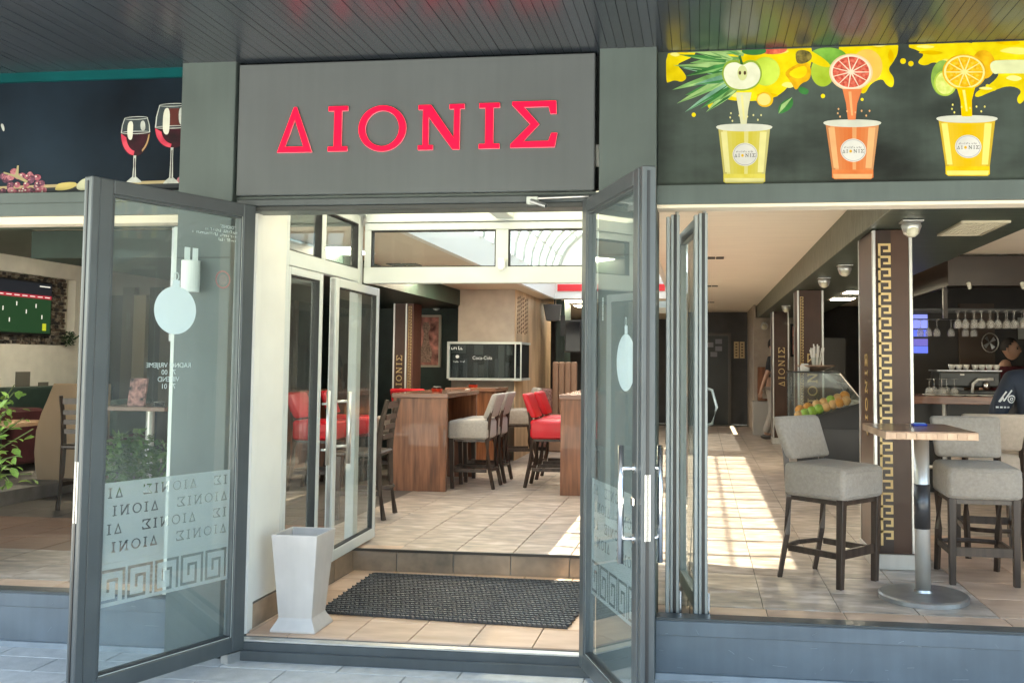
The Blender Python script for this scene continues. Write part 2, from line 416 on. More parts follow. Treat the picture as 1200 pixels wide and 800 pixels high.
def stroke(pts, w):
    """outline polygon of an open right-angled polyline"""
    L, Rr = [], []
    n = len(pts); h = w / 2
    for i, p in enumerate(pts):
        p = Vector(p)
        d0 = (p - Vector(pts[i - 1])).normalized() if i else None
        d1 = (Vector(pts[i + 1]) - p).normalized() if i < n - 1 else None
        if d0 is None: nn = Vector((-d1.y, d1.x)); L.append(p + nn * h - d1 * h); Rr.append(p - nn * h - d1 * h)
        elif d1 is None: nn = Vector((-d0.y, d0.x)); L.append(p + nn * h + d0 * h); Rr.append(p - nn * h + d0 * h)
        else:
            n0 = Vector((-d0.y, d0.x)); n1 = Vector((-d1.y, d1.x)); mm = n0 + n1
            if mm.length < 1e-6: continue
            mm = mm / (mm.dot(n0)); L.append(p + mm * h); Rr.append(p - mm * h)
    return [(v.x, v.y) for v in L + Rr[::-1]]
def hookshape(x, y, s, w):   # one meander hook, 4 units wide and high
    return stroke([(x, y), (x, y + 4 * s), (x + 4 * s, y + 4 * s), (x + 4 * s, y + 1.0 * s), (x + 2 * s, y + 1.0 * s), (x + 2 * s, y + 2.4 * s)], w)

# ================================================================== SETTING
FL = 0.245
YS = 1.56
gr = MB().box(-60, 60, -60, -0.001, -0.3, -0.012).box(-60, 60, 40, 60, -0.3, -0.012)
tag(gr.build('ground', pbr('asphalt', (0.11, 0.11, 0.11), 0.9, var=0.2, scale=6)), kind='structure')
pv = tag(MB().box(-9, 7, -9, 0.02, -0.2, -0.006).build('pavement', GROUTL), kind='structure')
pm = None
ys = [(-0.14 - 0.2 * j) for j in range(13)]
for j, y0 in enumerate([-0.175 - 0.2 * k for k in range(9)]):
    xx = -4.7 - (0.3 if j % 2 else 0.05)
    while xx < 3.6:
        if pm is None:
            pm = MB().box(0.003, 0.597, 0.003, 0.197, -0.006, 0.0).build('paving_stone', PAVE, pv, bev=0.002)
            pmd = pm.data; pm.location = (xx, y0, 0)
        else:
            o = bpy.data.objects.new('paving_stone', pmd); COL.objects.link(o); o.parent = pv; o.location = (xx, y0, 0)
        xx += 0.6
tag(MB().box(-9, 7, -9, -1.78, -0.02, 0.001).build('outer_pavement', PAVE), kind='structure')

floor = tag(MB().box(-7.6, -2.36, 0.06, 15.6, -0.1, FL - 0.007).box(-2.36, -0.46, YS + 0.014, 15.6, -0.1, FL - 0.007).box(-0.46, 5.2, 0.06, 15.6, -0.1, FL - 0.007)
            .box(-2.36, -0.46, 0.03, YS + 0.014, -0.1, 0.092).build('floor', GROUT), kind='structure')
P = 0.389
tiles = []
for j in range(38):
    for i in range(-18, 14):
        x0 = 0.322 + i * P; y0 = YS + 0.0 + (j - 4) * P
        x1, y1 = x0 + P, y0 + P
        lo = 0.40 if (x0 > -0.5) else 0.42
        if -2.37 < (x0 + x1) / 2 < -0.47 or y0 >= YS - .01:
            if y0 < YS - 0.01: continue
            if x1 > -0.46 and y0 < YS - 0.01: continue
        elif y1 < 0.45: continue
        else: y0 = max(y0, 0.385)
        if y0 < YS - .01:
            if x0 < -2.36 < x1: x1 = -2.36
            if x0 < -0.46 < x1: x0 = -0.46
        x0 = max(x0, -7.05)
        if x1 - x0 < .05: continue
        if y1 - y0 < .05: continue
        m = TILE
        cx, cy = (x0 + x1) / 2, (y0 + y1) / 2
        if cx > 1.5 and cy < 2.6: m = TILEO
        if cx < -2.6:
            if 1.15 < cy < 2.35: m = TILEB
            elif cy >= 2.35: m = TILED
        tiles.append((math.hypot(cx, cy + 4.62), x0, x1, y0, y1, m))
for i in range(-18, 14):   # peach border row along the sill
    x0 = 0.334 + i * P; x1 = x0 + P
    if x1 < -7.05: continue
    if -2.37 < (x0 + x1) / 2 < -0.47: continue
    if x0 < -2.36 < x1: x1 = -2.36
    if x0 < -0.46 < x1: x0 = -0.46
    tiles.append((math.hypot((x0 + x1) / 2, 4.7), x0, x1, 0.07, 0.38, TILEO))
tiles.append((0, -2.355, -1.94, YS + 0.0, YS + 0.12, TILEO))
for i in range(6):        # porch floor, one step down
    for j in range(5):
        x0 = -2.36 + 0.0 + i * 0.318 - 0.055; x1 = x0 + 0.318
        y0 = 0.035 + j * 0.318; y1 = min(y0 + 0.318, YS - 0.004)
        x0 = max(x0, -2.32); x1 = min(x1, -0.49)
        if y1 - y0 > 0.03 and x1 - x0 > 0.03: tiles.append((4 + y0, x0, x1, y0, y1, 'porch'))
tiles.sort(key=lambda t: t[0])
cache = {}
far = {}
nt = 0
vis = lambda t: (t[2] > -7.0 and t[1] < 3.0)
for t in tiles:
    d, x0, x1, y0, y1, m = t
    z = FL
    mm = m
    if m == 'porch': z, mm = 0.1, TILEO
    hid = (x0 < -2.5 and y0 > 4.5) or (x1 < -2.5 and y1 < 6 and x0 > -3.0 and False)
    if nt < 292 and not hid:
        k = (round(x1 - x0, 3), round(y1 - y0, 3), mm.name)
        if k not in cache:
            w, h = x1 - x0, y1 - y0
            g = 0.0025
            o = MB().box(g, w - g, g, h - g, -0.012, 0).build('floor_tile', mm, floor, world=False, bev=0.0015); cache[k] = o.data
        else:
            o = bpy.data.objects.new('floor_tile', cache[k]); COL.objects.link(o); o.parent = floor
        o.location = (x0, y0, z + rnd.uniform(-.0006, .0006)); nt += 1
    else:
        far.setdefault(mm.name, []).append((x0, x1, y0, y1, z))
b = MB(); ml = []
for k, L in far.items():
    ml.append(MATS[k])
    for x0, x1, y0, y1, z in L: b.box(x0 + .0025, x1 - .0025, y0 + .0025, y1 - .0025, z - 0.012, z, mi=len(ml) - 1)
o = b.build('far_floor_tiles', ml, floor); o['kind'] = 'stuff'

# step riser and side plinth of the porch
st = tag(MB().box(-2.36, -0.46, YS - 0.0, YS + 0.02, 0.08, FL - 0.012).box(-2.40, -2.335, 0.03, YS, 0.08, FL - 0.012).box(-0.485, -0.44, 0.03, YS, 0.08, FL - 0.012).build('porch_step', GROUTL), kind='structure')
xs = [-2.36, -2.02, -1.631, -1.243, -0.852, -0.463]
for a, c in zip(xs, xs[1:]):
    MB().box(a + .003, c - .003, YS - 0.014, YS - .001, 0.098, FL - 0.016).build('riser_tile', TILER, st, bev=0.0015)
for a in (0.06, 0.447, 0.834, 1.221):
    MB().box(-2.334, -2.322, a + .003, min(a + .387, YS - .016) - .003, 0.098, FL - 0.012).build('riser_tile', TILER, st, bev=0.0015)
MB().box(-2.34, -0.48, YS - 0.022, YS - 0.002, FL - 0.014, FL + 0.002).build('step_nosing', pbr('dark_nosing', (0.07, 0.065, 0.06), 0.35, metal=0.5), st)

# outer ground-level cladding: sills under the openings, threshold of the entrance
def sill(name, x0, x1):
    s = MB().box(x0, x1, -0.02, 0.065, 0.03, 0.275).build(name, SILL); tag(s, kind='structure')
    MB().box(x0, x1, -0.028, 0.068, 0.277, 0.288).build('sill_cap', ALU, s, bev=0.002)
    MB().box(x0, x1, -0.026, -0.021, 0.205, 0.272).build('upper_panel', SILL, s, bev=0.001)
    MB().box(x0, x1, -0.036, 0.02, 0.0, 0.028).build('base_strip', pbr('base_strip_grey', (0.22, 0.25, 0.28), 0.5, var=.2), s)
    return s
sill('left_sill', -7.6, -2.712)
sill('right_sill', -0.215, 5.2)
th = tag(MB().box(-2.40, -0.50, -0.055, 0.034, 0.0, 0.088).build('threshold', ALU, bev=0.003), kind='structure')
MB().box(-2.395, -0.505, -0.075, -0.057, 0.0, 0.05).build('threshold_lip', ALU, th, bev=0.003)
MB().box(-2.395, -0.505, -0.05, 0.0, 0.0885, 0.098).build('track', STEEL, th, bev=0.002)

def scratches(par, x0, x1, n):
    b = MB()
    for k in range(n):
        x = rnd.uniform(x0, x1); z = rnd.uniform(.05, .27); a = rnd.uniform(-1.2, 1.2) if k % 3 else rnd.uniform(-.08, .08); L_ = rnd.uniform(.006, .035) * (1 if k % 3 else 2.2)
        dx, dz = L_ * math.cos(a), L_ * math.sin(a); w = rnd.uniform(.0006, .0016)
        z1 = min(max(z + dz, .045), .272)
        yq = -.0278
        b.hexa([(x, yq + .0012, z), (x + dx, yq + .0012, z1), (x + dx, yq + .0012, z1 + w), (x, yq + .0012, z + w)], [(x, yq, z), (x + dx, yq, z1), (x + dx, yq, z1 + w), (x, yq, z + w)])
    o = b.build('paint_scratches', pbr('bare_scratch', (.22, .25, .28), .5), par); o['kind'] = 'stuff'
for nm_, a_, c_, k_ in (('left_sill', -4.6, -2.75, 10), ('right_sill', -.2, 1.9, 26)):
    scratches(bpy.data.objects[nm_], a_, c_, k_)
# walls / ceilings
def wall(name, *bx, mat=CREAM, label=None):
    b = MB()
    for q in bx: b.box(*q)
    return tag(b.build(name, mat), kind='structure')
wall('left_wall', (-7.62, -7.5, 0.05, 5.6, FL, 3.0), (-7.62, -7.5, 5.6, 15.5, FL, 3.0), mat=pbr('grey_plaster', (0.5, 0.47, 0.40), 0.85, var=.08, bump=.1))
wall('right_wall', (5.1, 5.22, 0.05, 15.5, FL, 3.0), mat=DKBR)
wall('back_wall', (-7.5, 1.0, 15.4, 15.5, FL, 3.0), (1.0, 5.1, 13.3, 13.4, FL, 3.0), mat=pbr('charcoal_wall', (0.06, 0.06, 0.062), 0.6, var=.2, scale=3))
wall('rear_partition', (0.965, 1.0, 12.9, 15.38, FL, 2.598), (1.0, 2.2, 12.9, 12.95, FL, 2.36), mat=CREAMB)
wall('green_wall', (-7.5, -3.16, 8.0, 8.1, FL, 2.6), mat=GREENW)
wall('left_ceiling', (-7.5, -2.36, 0.12, 1.74, 2.7, 2.8), (-7.5, -2.43, 1.66, 1.70, 2.45, 2.699), (-7.5, -4.9, 1.6, 15.4, 2.62, 2.8), mat=SOFG2)  # the narrow cross strip is added to close a sun leak
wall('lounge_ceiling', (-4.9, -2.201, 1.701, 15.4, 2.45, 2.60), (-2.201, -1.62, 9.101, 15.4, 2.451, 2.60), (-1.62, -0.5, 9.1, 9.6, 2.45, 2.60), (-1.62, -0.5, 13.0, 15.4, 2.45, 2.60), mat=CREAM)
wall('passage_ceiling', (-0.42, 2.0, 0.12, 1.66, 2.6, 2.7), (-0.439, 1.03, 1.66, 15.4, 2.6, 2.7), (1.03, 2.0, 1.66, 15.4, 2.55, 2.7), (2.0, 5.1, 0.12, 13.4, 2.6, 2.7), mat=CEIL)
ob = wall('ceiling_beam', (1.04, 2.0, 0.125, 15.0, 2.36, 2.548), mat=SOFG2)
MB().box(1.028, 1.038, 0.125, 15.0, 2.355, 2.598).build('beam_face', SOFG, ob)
wall('lounge_beam', (-4.9, -3.12, 1.7, 7.99, 2.24, 2.44), mat=GREENW)
# facade lintels
def slab(name, x0, x1, y0, y1, z0, z1, m=ALU2, par=None, bev=0.0):
    return MB().box(x0, x1, y0, y1, z0, z1).build(name, m, par, bev=bev)
ln = tag(slab('entrance_lintel', -2.41, -0.5, -0.02, 0.11, 2.275, 2.352, ALU2), kind='structure')
slab('upper_trim', -2.395, -0.515, -0.045, -0.021, 2.30, 2.335, ALU, ln, .004)
slab('lower_trim', -2.395, -0.515, -0.038, -0.021, 2.276, 2.296, pbr('dark_trim', (0.03, 0.032, 0.03), .5), ln)
ll = tag(slab('left_lintel', -7.6, -2.712, -0.02, 0.1, 2.268, 2.335, ALU2), kind='structure')
slab('upper_trim', -7.6, -2.712, -0.035, -0.021, 2.335, 2.392, ALU2, ll, .002)
slab('inner_strip', -7.6, -2.712, 0.0, 0.10, 2.225, 2.267, CREAM, ll)
rl = tag(slab('right_lintel', -0.215, 5.2, -0.02, 0.1, 2.285, 2.378, ALU2), kind='structure')
slab('inner_strip', -0.215, 5.2, -0.005, 0.118, 2.268, 2.284, CREAM, rl)
slab('facade_backing', -7.6, 5.2, 0.045, 0.12, 2.38, 3.3, DARKGAP)['kind'] = 'structure'
for nme, x0, x1 in (('left_pillar', -2.71, -2.412), ('right_pillar', -0.50, -0.217)):
    p = tag(MB().box(x0, x1, -0.06, 0.3, 0.0, 3.075).build(nme, ALU2, bev=.003), kind='structure')
    MB().box(x0 + 0.003, x1 - 0.003, -0.062, -0.0605, 2.03, 2.034).build('panel_joint', DARKGAP, p)
slab('roof_edge', -7.7, 5.3, -2.72, -2.6, 2.98, 3.3, ALU2)['kind'] = 'structure'
tag(MB().box(-7.65, 5.25, -2.6, 0.3, 3.10, 3.3).build('canopy_deck', DARKGAP), kind='structure')
tag(MB().box(-7.7, 5.3, 0.05, 0.25, 3.3, 3.45).build('parapet', ALU2), kind='structure')
sf = tag(MB().box(-7.64, 5.24, -2.6, 0.044, 3.075, 3.098).build('canopy_soffit', pbr('soffit_back', (.014, .016, .018), .5)), kind='structure')
sl = None
for i in range(284):
    x = -7.6 + i * 0.0452
    if sl is None:
        sl = MB().hexa([(0.0010, -2.58, -.004), (0.0442, -2.58, -.004), (0.0442, 0.042, -.004), (0.0010, 0.042, -.004)], [(0.0001, -2.58, 0.004), (0.0451, -2.58, 0.004), (0.0451, 0.042, 0.004), (0.0001, 0.042, 0.004)]).build('soffit_slat', SOFF, sf, world=False)
    else:
        o = bpy.data.objects.new('soffit_slat', sl.data); COL.objects.link(o); o.parent = sf; sl2 = o
        o.location = (x, 0, 3.064 + rnd.uniform(-.001, .001)); o.rotation_euler = (0, rnd.uniform(-.012, .012), 0); continue
    sl.location = (x, 0, 3.064)
# teal edge over the left banner
tag(MB().box(-7.6, -2.712, 0.0, 0.02, 3.01, 3.06).build('left_banner_edge', TEAL), kind='structure')

# ================================================================== SIGN
sg = root('shop_sign', (-1.462, 0, 2.353), 0, 'wide dark grey shop sign with red Greek capitals above the entrance', 'sign')
MB().box(-2.398, -0.524, -0.05, 0.03, 2.355, 3.045).build('panel', SIGNP, sg, bev=.004)
H = 0.232
for ch, x0, w, zb, h in (('D', -2.172, .186, 2.573, .235), ('I', -1.899, .102, 2.574, .232), ('O', -1.737, .250, 2.568, .236), ('N', -1.422, .238, 2.571, .229), ('I', -1.107, .104, 2.571, .230), ('S', -0.946, .236, 2.572, .232)):
    W, ps = LET[ch]
    pp = [[(x0 + a / W * w, zb + c * h) for a, c in q] for q in ps]
    lt = shape('letter', pp, RED, sg, XZ(-0.058), extrude=0.007)
    lt2 = shape('letter_edge', pp, PINK, lt, XZ(-0.056), extrude=0.003, bev=0.0010)

# ================================================================== DOOR LEAVES
GASK0 = pbr('dark_seal', (.02, .022, .025), .6)
def leaf(name, hinge, free, label, left):
    hx, hy = hinge; ang = math.atan2(free[1] - hy, free[0] - hx)
    r = root(name, (hx, hy, 0), ang, label, 'door', 'outward opening glass door leaves of the entrance')
    ext = -1 if left else 1           # local y side that faces the street when shut
    W, z0, z1, T = 0.89, 0.05, 2.30, 0.03
    f = lambda n, a, c, y0, y1, zz0, zz1, m=ALU, par=r, bv=.004: MB().box(a, c, y0, y1, zz0, zz1).build(n, m, par, world=False, bev=bv)
    f('hinge_stile', 0.0, 0.075, -T, T, z0, z1)
    f('lock_stile', 0.785, 0.85, -T, T, z0, z1)
    e = f('edge_profile', 0.851, W, -T + .004, T + .004, z0, z1)
    f('brush_seal', W, W + .003, -.006, .006, z0 + .02, z1 - .02, BLACK, e, 0)
    f('lock_plate', W, W + .003, -.012, .012, 0.80, 1.06, STEEL, e, 0)
    f('top_rail', 0.076, 0.784, -T, T, 2.235, z1)
    f('bottom_rail', 0.076, 0.784, -T, T, z0, 0.125)
    for a, c in ((.076, .080), (.0805, .086), (.774, .784)): f('glazing_bead', a, c, -.022, .022, .126, 2.234, WSTEEL if a == .076 else ALU, r, 0)
    f('glazing_bead', .087, .773, -.022, .022, .126, .130, WSTEEL, r, 0); f('glazing_bead', .087, .773, -.022, .022, .1302, .136, GASK0, r, 0)
    f('glazing_bead', .087, .773, -.022, .022, 2.224, 2.234, ALU, r, 0)
    f('glass_pane', .086, .774, -.004, .004, .136, 2.224, GLASS, r, 0)
    # film with letters cut out: drawn as seen from the street
    ye = ext * 0.0055
    a, c = .0875, .7725
    mir = None if left else (a + c)
    holes = []
    hh = 0.046
    for k, zz in enumerate((0.885, 0.805, 0.725, 0.645)):
        x = a - 0.30 + (0.11 if k % 2 == 0 else -0.07)
        while x < c:
            holes += word_polys(x, zz, hh, 1.0, clip=(a + .005, c - .005), mir=mir)
            x += 0.385
    outer = [(a, .60), (c, .60), (c, .955), (a, .955)]
    Ml = Matrix(((1, 0, 0, 0), (0, 0, -1, ye), (0, 1, 0, 0), (0, 0, 0, 1)))
    shape('frosted_film', [outer] + holes, FILM, r, Ml, world=False)
    # meander band: clear hooks in film
    hk = []; n = 5; s = (c - a) / n / 5.0
    zb = 0.435; sc_ = 0.137 / 4.6
    for k in range(n):
        x = a + (k + .5) * (c - a) / n - 2.0 * s * 1.0
        pts = [(x, zb), (x, zb + 4.4 * sc_), (x + 4.1 * s, zb + 4.4 * sc_), (x + 4.1 * s, zb), (x + 1.25 * s, zb), (x + 1.25 * s, zb + 3 * sc_), (x + 2.75 * s, zb + 3 * sc_), (x + 2.75 * s, zb + 1.5 * sc_)]
        q = stroke(pts, 0.0128)
        if not left: q = [(a + c - u, v) for u, v in q]
        hk.append(q)
    shape('meander_film', [[(a, .412), (c, .412), (c, .5995), (a, .5995)]] + hk, FILM, r, Ml, world=False)
    # ornament decal
    cx = 0.43 if left else 0.59; cz = 1.737 if left else 1.505
    rr = .114 if left else .128
    orn = shape('ornament_decal', [ell(cx, cz, rr, rr * (1 if left else .96), 40)], DECALB, r, Ml, world=False)
    shape('ornament_cap', [[(cx - .02, cz + rr - .005), (cx + .02, cz + rr - .005), (cx + .02, cz + rr + .03), (cx - .02, cz + rr + .03)]], DECALB, orn, Matrix(((1, 0, 0, 0), (0, 0, -1, ye * 1.2), (0, 1, 0, 0), (0, 0, 0, 1))), world=False)
    shape('ornament_ring', [ell(cx, cz + rr + .048, .014, .02, 16), ell(cx, cz + rr + .048, .009, .015, 16)], DECAL, orn, Ml, world=False)
    return r, Ml, ext
LL, MLl, _ = leaf('door_leaf', (-2.31, -0.04), (-2.66, -0.86), 'left glass door leaf with round ornament sticker and opening hours lettering', True)
RL, MLr, _ = leaf('door_leaf', (-0.555, -0.04), (-0.21, -0.86), 'right glass door leaf with steel pull handle and oval-looking ornament sticker', False)
def ltxt(t, s, z, size, r=LL, mir=False, name='lettering', mat=DECAL):
    # readable from the street side (left leaf: street side is local -y)
    M = Matrix(((1, 0, 0, s), (0, 0, -1, -0.0062), (0, 1, 0, z), (0, 0, 0, 1)))
    if mir: M = Matrix(((-1, 0, 0, s), (0, 0, 1, 0.0062), (0, 1, 0, z), (0, 0, 0, 1)))
    cu = text_mesh(name, t, size, mat, None, M)
    cu.parent = r
    return cu
for t, z in (('RADNO VRIJEME', 1.465), ('7 - 00', 1.432), ('VIKEND', 1.399), ('7 - 01', 1.366)): ltxt(t, 0.455, z, 0.033)
ltxt('"DIONIS"', 0.145, 2.165, 0.023)
for w_, x_, z in (((8, 6, 2), .185, 2.143), ((5, 5, 12, 1), .215, 2.121), ((5, 4), .150, 2.099)):
    fine_print('fine_print', w_, .021, DECAL, None, Matrix(((1, 0, 0, x_), (0, 0, -1, -0.0062), (0, 1, 0, z), (0, 0, 0, 1)))).parent = LL
for a in (.315, .36): MB().box(a, a + .03, -.0065, -.0045, 1.985, 2.045).build('white_sticker', DECAL, LL, world=False)
shape('round_sticker', [ell(.165, 1.905, .045, .045, 28), ell(.165, 1.905, .038, .038, 28)], pbr('sticker_red', (.4, .12, .12), .6), LL, MLl, world=False)
shape('sticker_disc', [ell(.165, 1.905, .026, .026, 20)], pbr('sticker_grey', (.25, .2, .2), .6), LL, MLl, world=False)
for i in range(5):
    shape('sticker_square', [[(.235, 1.70 + i * .022), (.257, 1.70 + i * .022), (.257, 1.718 + i * .022), (.235, 1.718 + i * .022)], ell(.246, 1.709 + i * .022, .005, .005, 8)], DECAL, RL, MLr, world=False)
def pull(r, side, s0=.815, zt=1.17, zb=.70, off=.085, bend=.0):
    h = MB().tube([(s0 - bend, side * off, zb), (s0 - bend, side * off, zt)], .013, 14).build('pull_handle', CHROME, r, world=False, smooth=True)
    for z in (1.08, .80):
        MB().tube([(s0 + .01, side * .031, z), (s0, side * .06, z), (s0 - bend, side * off, z)], .009, 10).build('handle_arm', CHROME, h, world=False, smooth=True)
        MB().cone((s0 + .01, side * .030, z), (s0 + .01, side * .037, z), .02, .02, 16).build('handle_rosette', CHROME, h, world=False)
pull(RL, -1, off=.08, bend=.02)
pull(RL, 1, off=.08)
MB().box(.80, .835, -.042, -.0305, .93, .965).build('lock_cylinder', CHROME, RL, world=False, bev=.004)
MB().box(.02, .10, -.02, .03, .0, .048).build('floor_pivot', DSTEEL, LL, world=False)
# door closer arm on the lintel
dc = root('door_closer', (-0.68, -0.04, 2.29), 0, 'slim grey door closer arm on the lintel near the right leaf', 'door closer')
MB().box(-.86, -.80, -.075, -.04, 2.285, 2.325).build('bracket', WSTEEL, dc, bev=.004)
MB().tube([(-.835, -.08, 2.30), (-.755, -.11, 2.27)], .011, 8).build('link_arm', DSTEEL, dc)
MB().tube([(-.80, -.085, 2.312), (-.55, -.05, 2.325)], .006, 8).build('slide_rod', DSTEEL, dc)

# ================================================================== FOLDED GLASS PANELS
PFR = pbr('panel_frame', (0.26, 0.28, 0.275), 0.4, metal=0.2, var=0.05)
def folded(loc, ang, W, z1, label, top='white'):
    r = root('folding_glass_panel', loc, ang, label, 'glass panel', 'folded glass panels beside the right opening')
    f = lambda n, a, c, y0, y1, zz0, zz1, m=PFR, par=r: MB().box(a, c, y0, y1, zz0, zz1).build(n, m, par, world=False, bev=.003)
    z0 = .262 - loc[2]
    f('side_stile', 0, .05, -.022, .022, z0, z1); f('side_stile', W - .05, W, -.022, .022, z0, z1)
    f('top_rail', .051, W - .051, -.022, .022, z1 - .07, z1); f('bottom_rail', .051, W - .051, -.022, .022, z0, z0 + .08)
    f('glass_pane', .051, W - .051, -.004, .004, z0 + .08, z1 - .07, GLASSI)
    f('edge_profile', 0, .045, .026, .045, z0, z1 - .01)
    f('rubber_seal', -.004, -.0005, -.008, .008, z0, z1, BLACK)
    c = MB().cone((.03, -.01, z1 + .001), (.03, -.01, z1 + .03), .01, .01, 8).build('roller', DSTEEL, r, world=False)
    MB().cone((.02, -.028, z0 - .01), (.02, -.028, z0 + .12), .009, .009, 10).build('hinge_pin', CHROME, r, world=False)
    return r
folded((0.012, 0.075, 0), R(98.5), .78, 2.255, 'white framed glass panel folded back, nearest the open passage')
folded((-0.128, 0.09, 0), R(93), .78, 2.25, 'white framed glass panel folded back, next to the grey pillar')
o = root('panel_pull_handle', (0.03, .5, 1.3), 0, 'curved white pull handle on the folded glass panels', 'handle')
MB().tube([(.0, .55, 1.16), (.06, .53, 1.18), (.085, .52, 1.27), (.06, .53, 1.36), (.0, .55, 1.38)], .008, 8).build('handle_bow', WSTEEL, o, smooth=True)

# ================================================================== PORCH
GASK = pbr('black_gasket', (.02, .02, .02), .6)
def gasket(par, X=None, Y=None, a0=0, a1=1, z0=0, z1=1, t=.034, w=.007, world=True):
    b = MB()
    for p in ((a0, a0 + w, z0, z1), (a1 - w, a1, z0, z1), (a0 + w, a1 - w, z0, z0 + w), (a0 + w, a1 - w, z1 - w, z1)):
        if X is not None: b.box(X - t, X + t, p[0], p[1], p[2], p[3])
        else: b.box(p[0], p[1], Y - t, Y + t, p[2], p[3])
    b.build('gasket', GASK, par, world=world)
JAMB = pbr('jamb_plaster', (.72, .71, .67), .8, var=.05, scale=4, bump=.05)
pw = tag(MB().box(-2.40, -2.321, 0.10, 0.40, FL, 2.53).build('porch_left_wall', JAMB), kind='structure')
MB().box(-2.40, -2.318, 0.04, 0.10, .1, 2.53).build('wall_end', JAMB, pw)
MB().box(-2.318, -2.306, 0.045, 0.395, .10, .115).build('floor_trim', CHROME, pw)
def vframe(name, X, flip, label):
    """glazed side wall of the porch in plane x = X"""
    r = root(name, (X, 0.4, FL), 0, label, 'glazed wall')
    T = .03
    b = lambda n, y0, y1, z0, z1, m=WFR, t=T, par=r: MB().box(X - t, X + t, y0, y1, z0, z1).build(n, m, par, bev=.003 if m != GLASSI else 0)
    b('post', .40, .44, FL, 2.53); b('post', 1.52, 1.60, FL, 2.53)
    b('transom_rail', .441, 1.519, 2.045, 2.13); b('top_rail', .441, 1.519, 2.44, 2.50)
    b('mullion', .90, .96, 2.131, 2.439)
    b('window_pane', .441, .899, 2.131, 2.439, GLASSI, .004); b('window_pane', .961, 1.519, 2.131, 2.439, GLASSI, .004)
    gasket(r, X=X, a0=.4405, a1=.8995, z0=2.1305, z1=2.4395, t=.026); gasket(r, X=X, a0=.9605, a1=1.5195, z0=2.1305, z1=2.4395, t=.026)
    return r, b
vl, vb = vframe('porch_side_glazing', -2.35, 1, 'cream framed side glazing with upper windows on the left of the porch')
# fixed lower leaf
vb('leaf_stile', .441, .47, FL + .01, 2.04); vb('leaf_stile', .885, .93, FL + .01, 2.04)
vb('leaf_rail', .471, .884, 1.995, 2.04); vb('leaf_rail', .471, .884, FL + .01, FL + .07)
vb('leaf_glass', .471, .884, FL + .07, 1.995, GLASSI, .004)
gasket(vl, X=-2.35, a0=.4705, a1=.8845, z0=FL + .0705, z1=1.9945, t=.026)
h = MB().tube([(-2.26, .905, .87), (-2.26, .905, 1.32)], .012, 10).build('pull_handle', STEEL, vl, smooth=True)
for z in (.96, 1.24): MB().tube([(-2.30, .905, z), (-2.26, .905, z)], .008, 8).build('handle_arm', STEEL, h, smooth=True)
vr, vb2 = vframe('porch_side_glazing', -0.47, -1, 'cream framed side glazing on the right of the porch behind the open leaf')
vb2('leaf_stile', .90, .96, FL + .01, 2.04)
vb2('leaf_rail', .441, .899, FL + .01, FL + .09); vb2('leaf_rail', .961, 1.519, FL + .01, FL + .09)
vb2('leaf_glass', .441, .899, FL + .09, 2.044, GLASSI, .004); vb2('leaf_glass', .961, 1.519, FL + .09, 2.044, GLASSI, .004)
tag(MB().box(-.50, -.44, .11, .40, FL, 2.53).build('porch_right_wall', CREAM), kind='structure')
# open inner leaf
la = math.atan2(.87, -.03)
il = root('inner_door_leaf', (-2.285, 1.0, 0), la, 'open cream framed inner glass door with a steel pull bar', 'door')
g = lambda n, a, c, z0, z1, m=WFR, t=.022: MB().box(a, c, -t, t, z0, z1).build(n, m, il, world=False, bev=.003 if m != GLASSI else 0)
g('door_stile', 0, .058, .262, 2.025); g('door_stile', .825, .88, .262, 2.025); g('top_rail', .059, .824, 1.97, 2.025); g('bottom_rail', .059, .824, .262, .33)
g('glass_pane', .059, .824, .33, 1.97, GLASSI, .004)
gasket(il, Y=0, a0=.0585, a1=.8245, z0=.3305, z1=1.9695, t=.017, world=False)
g('edge_strip', -.006, -.001, .262, 2.02, DSTEEL, .012)
h = MB().tube([(.10, -.085, .86), (.10, -.085, 1.31)], .016, 12).build('pull_handle', STEEL, il, world=False, smooth=True)
for z in (.97, 1.25): MB().tube([(.05, -.022, z), (.10, -.085, z)], .009, 8).build('handle_arm', STEEL, h, world=False, smooth=True)
# back transom
bt = root('porch_transom', (-1.4, YS, 2.03), 0, 'cream beam and two wide transom windows across the back of the porch', 'transom window')
w = lambda n, x0, x1, z0, z1, m=WFR, t=.03: MB().box(x0, x1, YS + .03 - t, YS + .03 + t, z0, z1).build(n, m, bt, bev=.003 if m != GLASSI else 0)
w('beam', -2.295, -.505, 2.035, 2.145, WFR, .035)
w('top_rail', -2.295, -.505, 2.40, 2.45); w('post', -2.295, -2.25, 2.146, 2.399); w('post', -.55, -.505, 2.146, 2.399)
w('mullion', -1.375, -1.29, 2.146, 2.399)
w('window_pane', -2.249, -1.376, 2.146, 2.399, GLASSI, .004); w('window_pane', -1.289, -.551, 2.146, 2.399, GLASSI, .004)
gasket(bt, Y=YS + .03, a0=-2.2495, a1=-1.3755, z0=2.1465, z1=2.3985, t=.024); gasket(bt, Y=YS + .03, a0=-1.2895, a1=-.5505, z0=2.1465, z1=2.3985, t=.024)
sn = root('motion_sensor', (-1.33, YS, 2.14), 0, 'small white motion sensor on the transom mullion', 'sensor')
MB().box(-1.352, -1.302, YS - .045, YS - .006, 2.13, 2.20).build('sensor_body', WHITE, sn, bev=.006)
MB().box(-1.345, -1.309, YS - .055, YS - .046, 2.115, 2.135).build('sensor_lens', WHITE, sn, bev=.004)
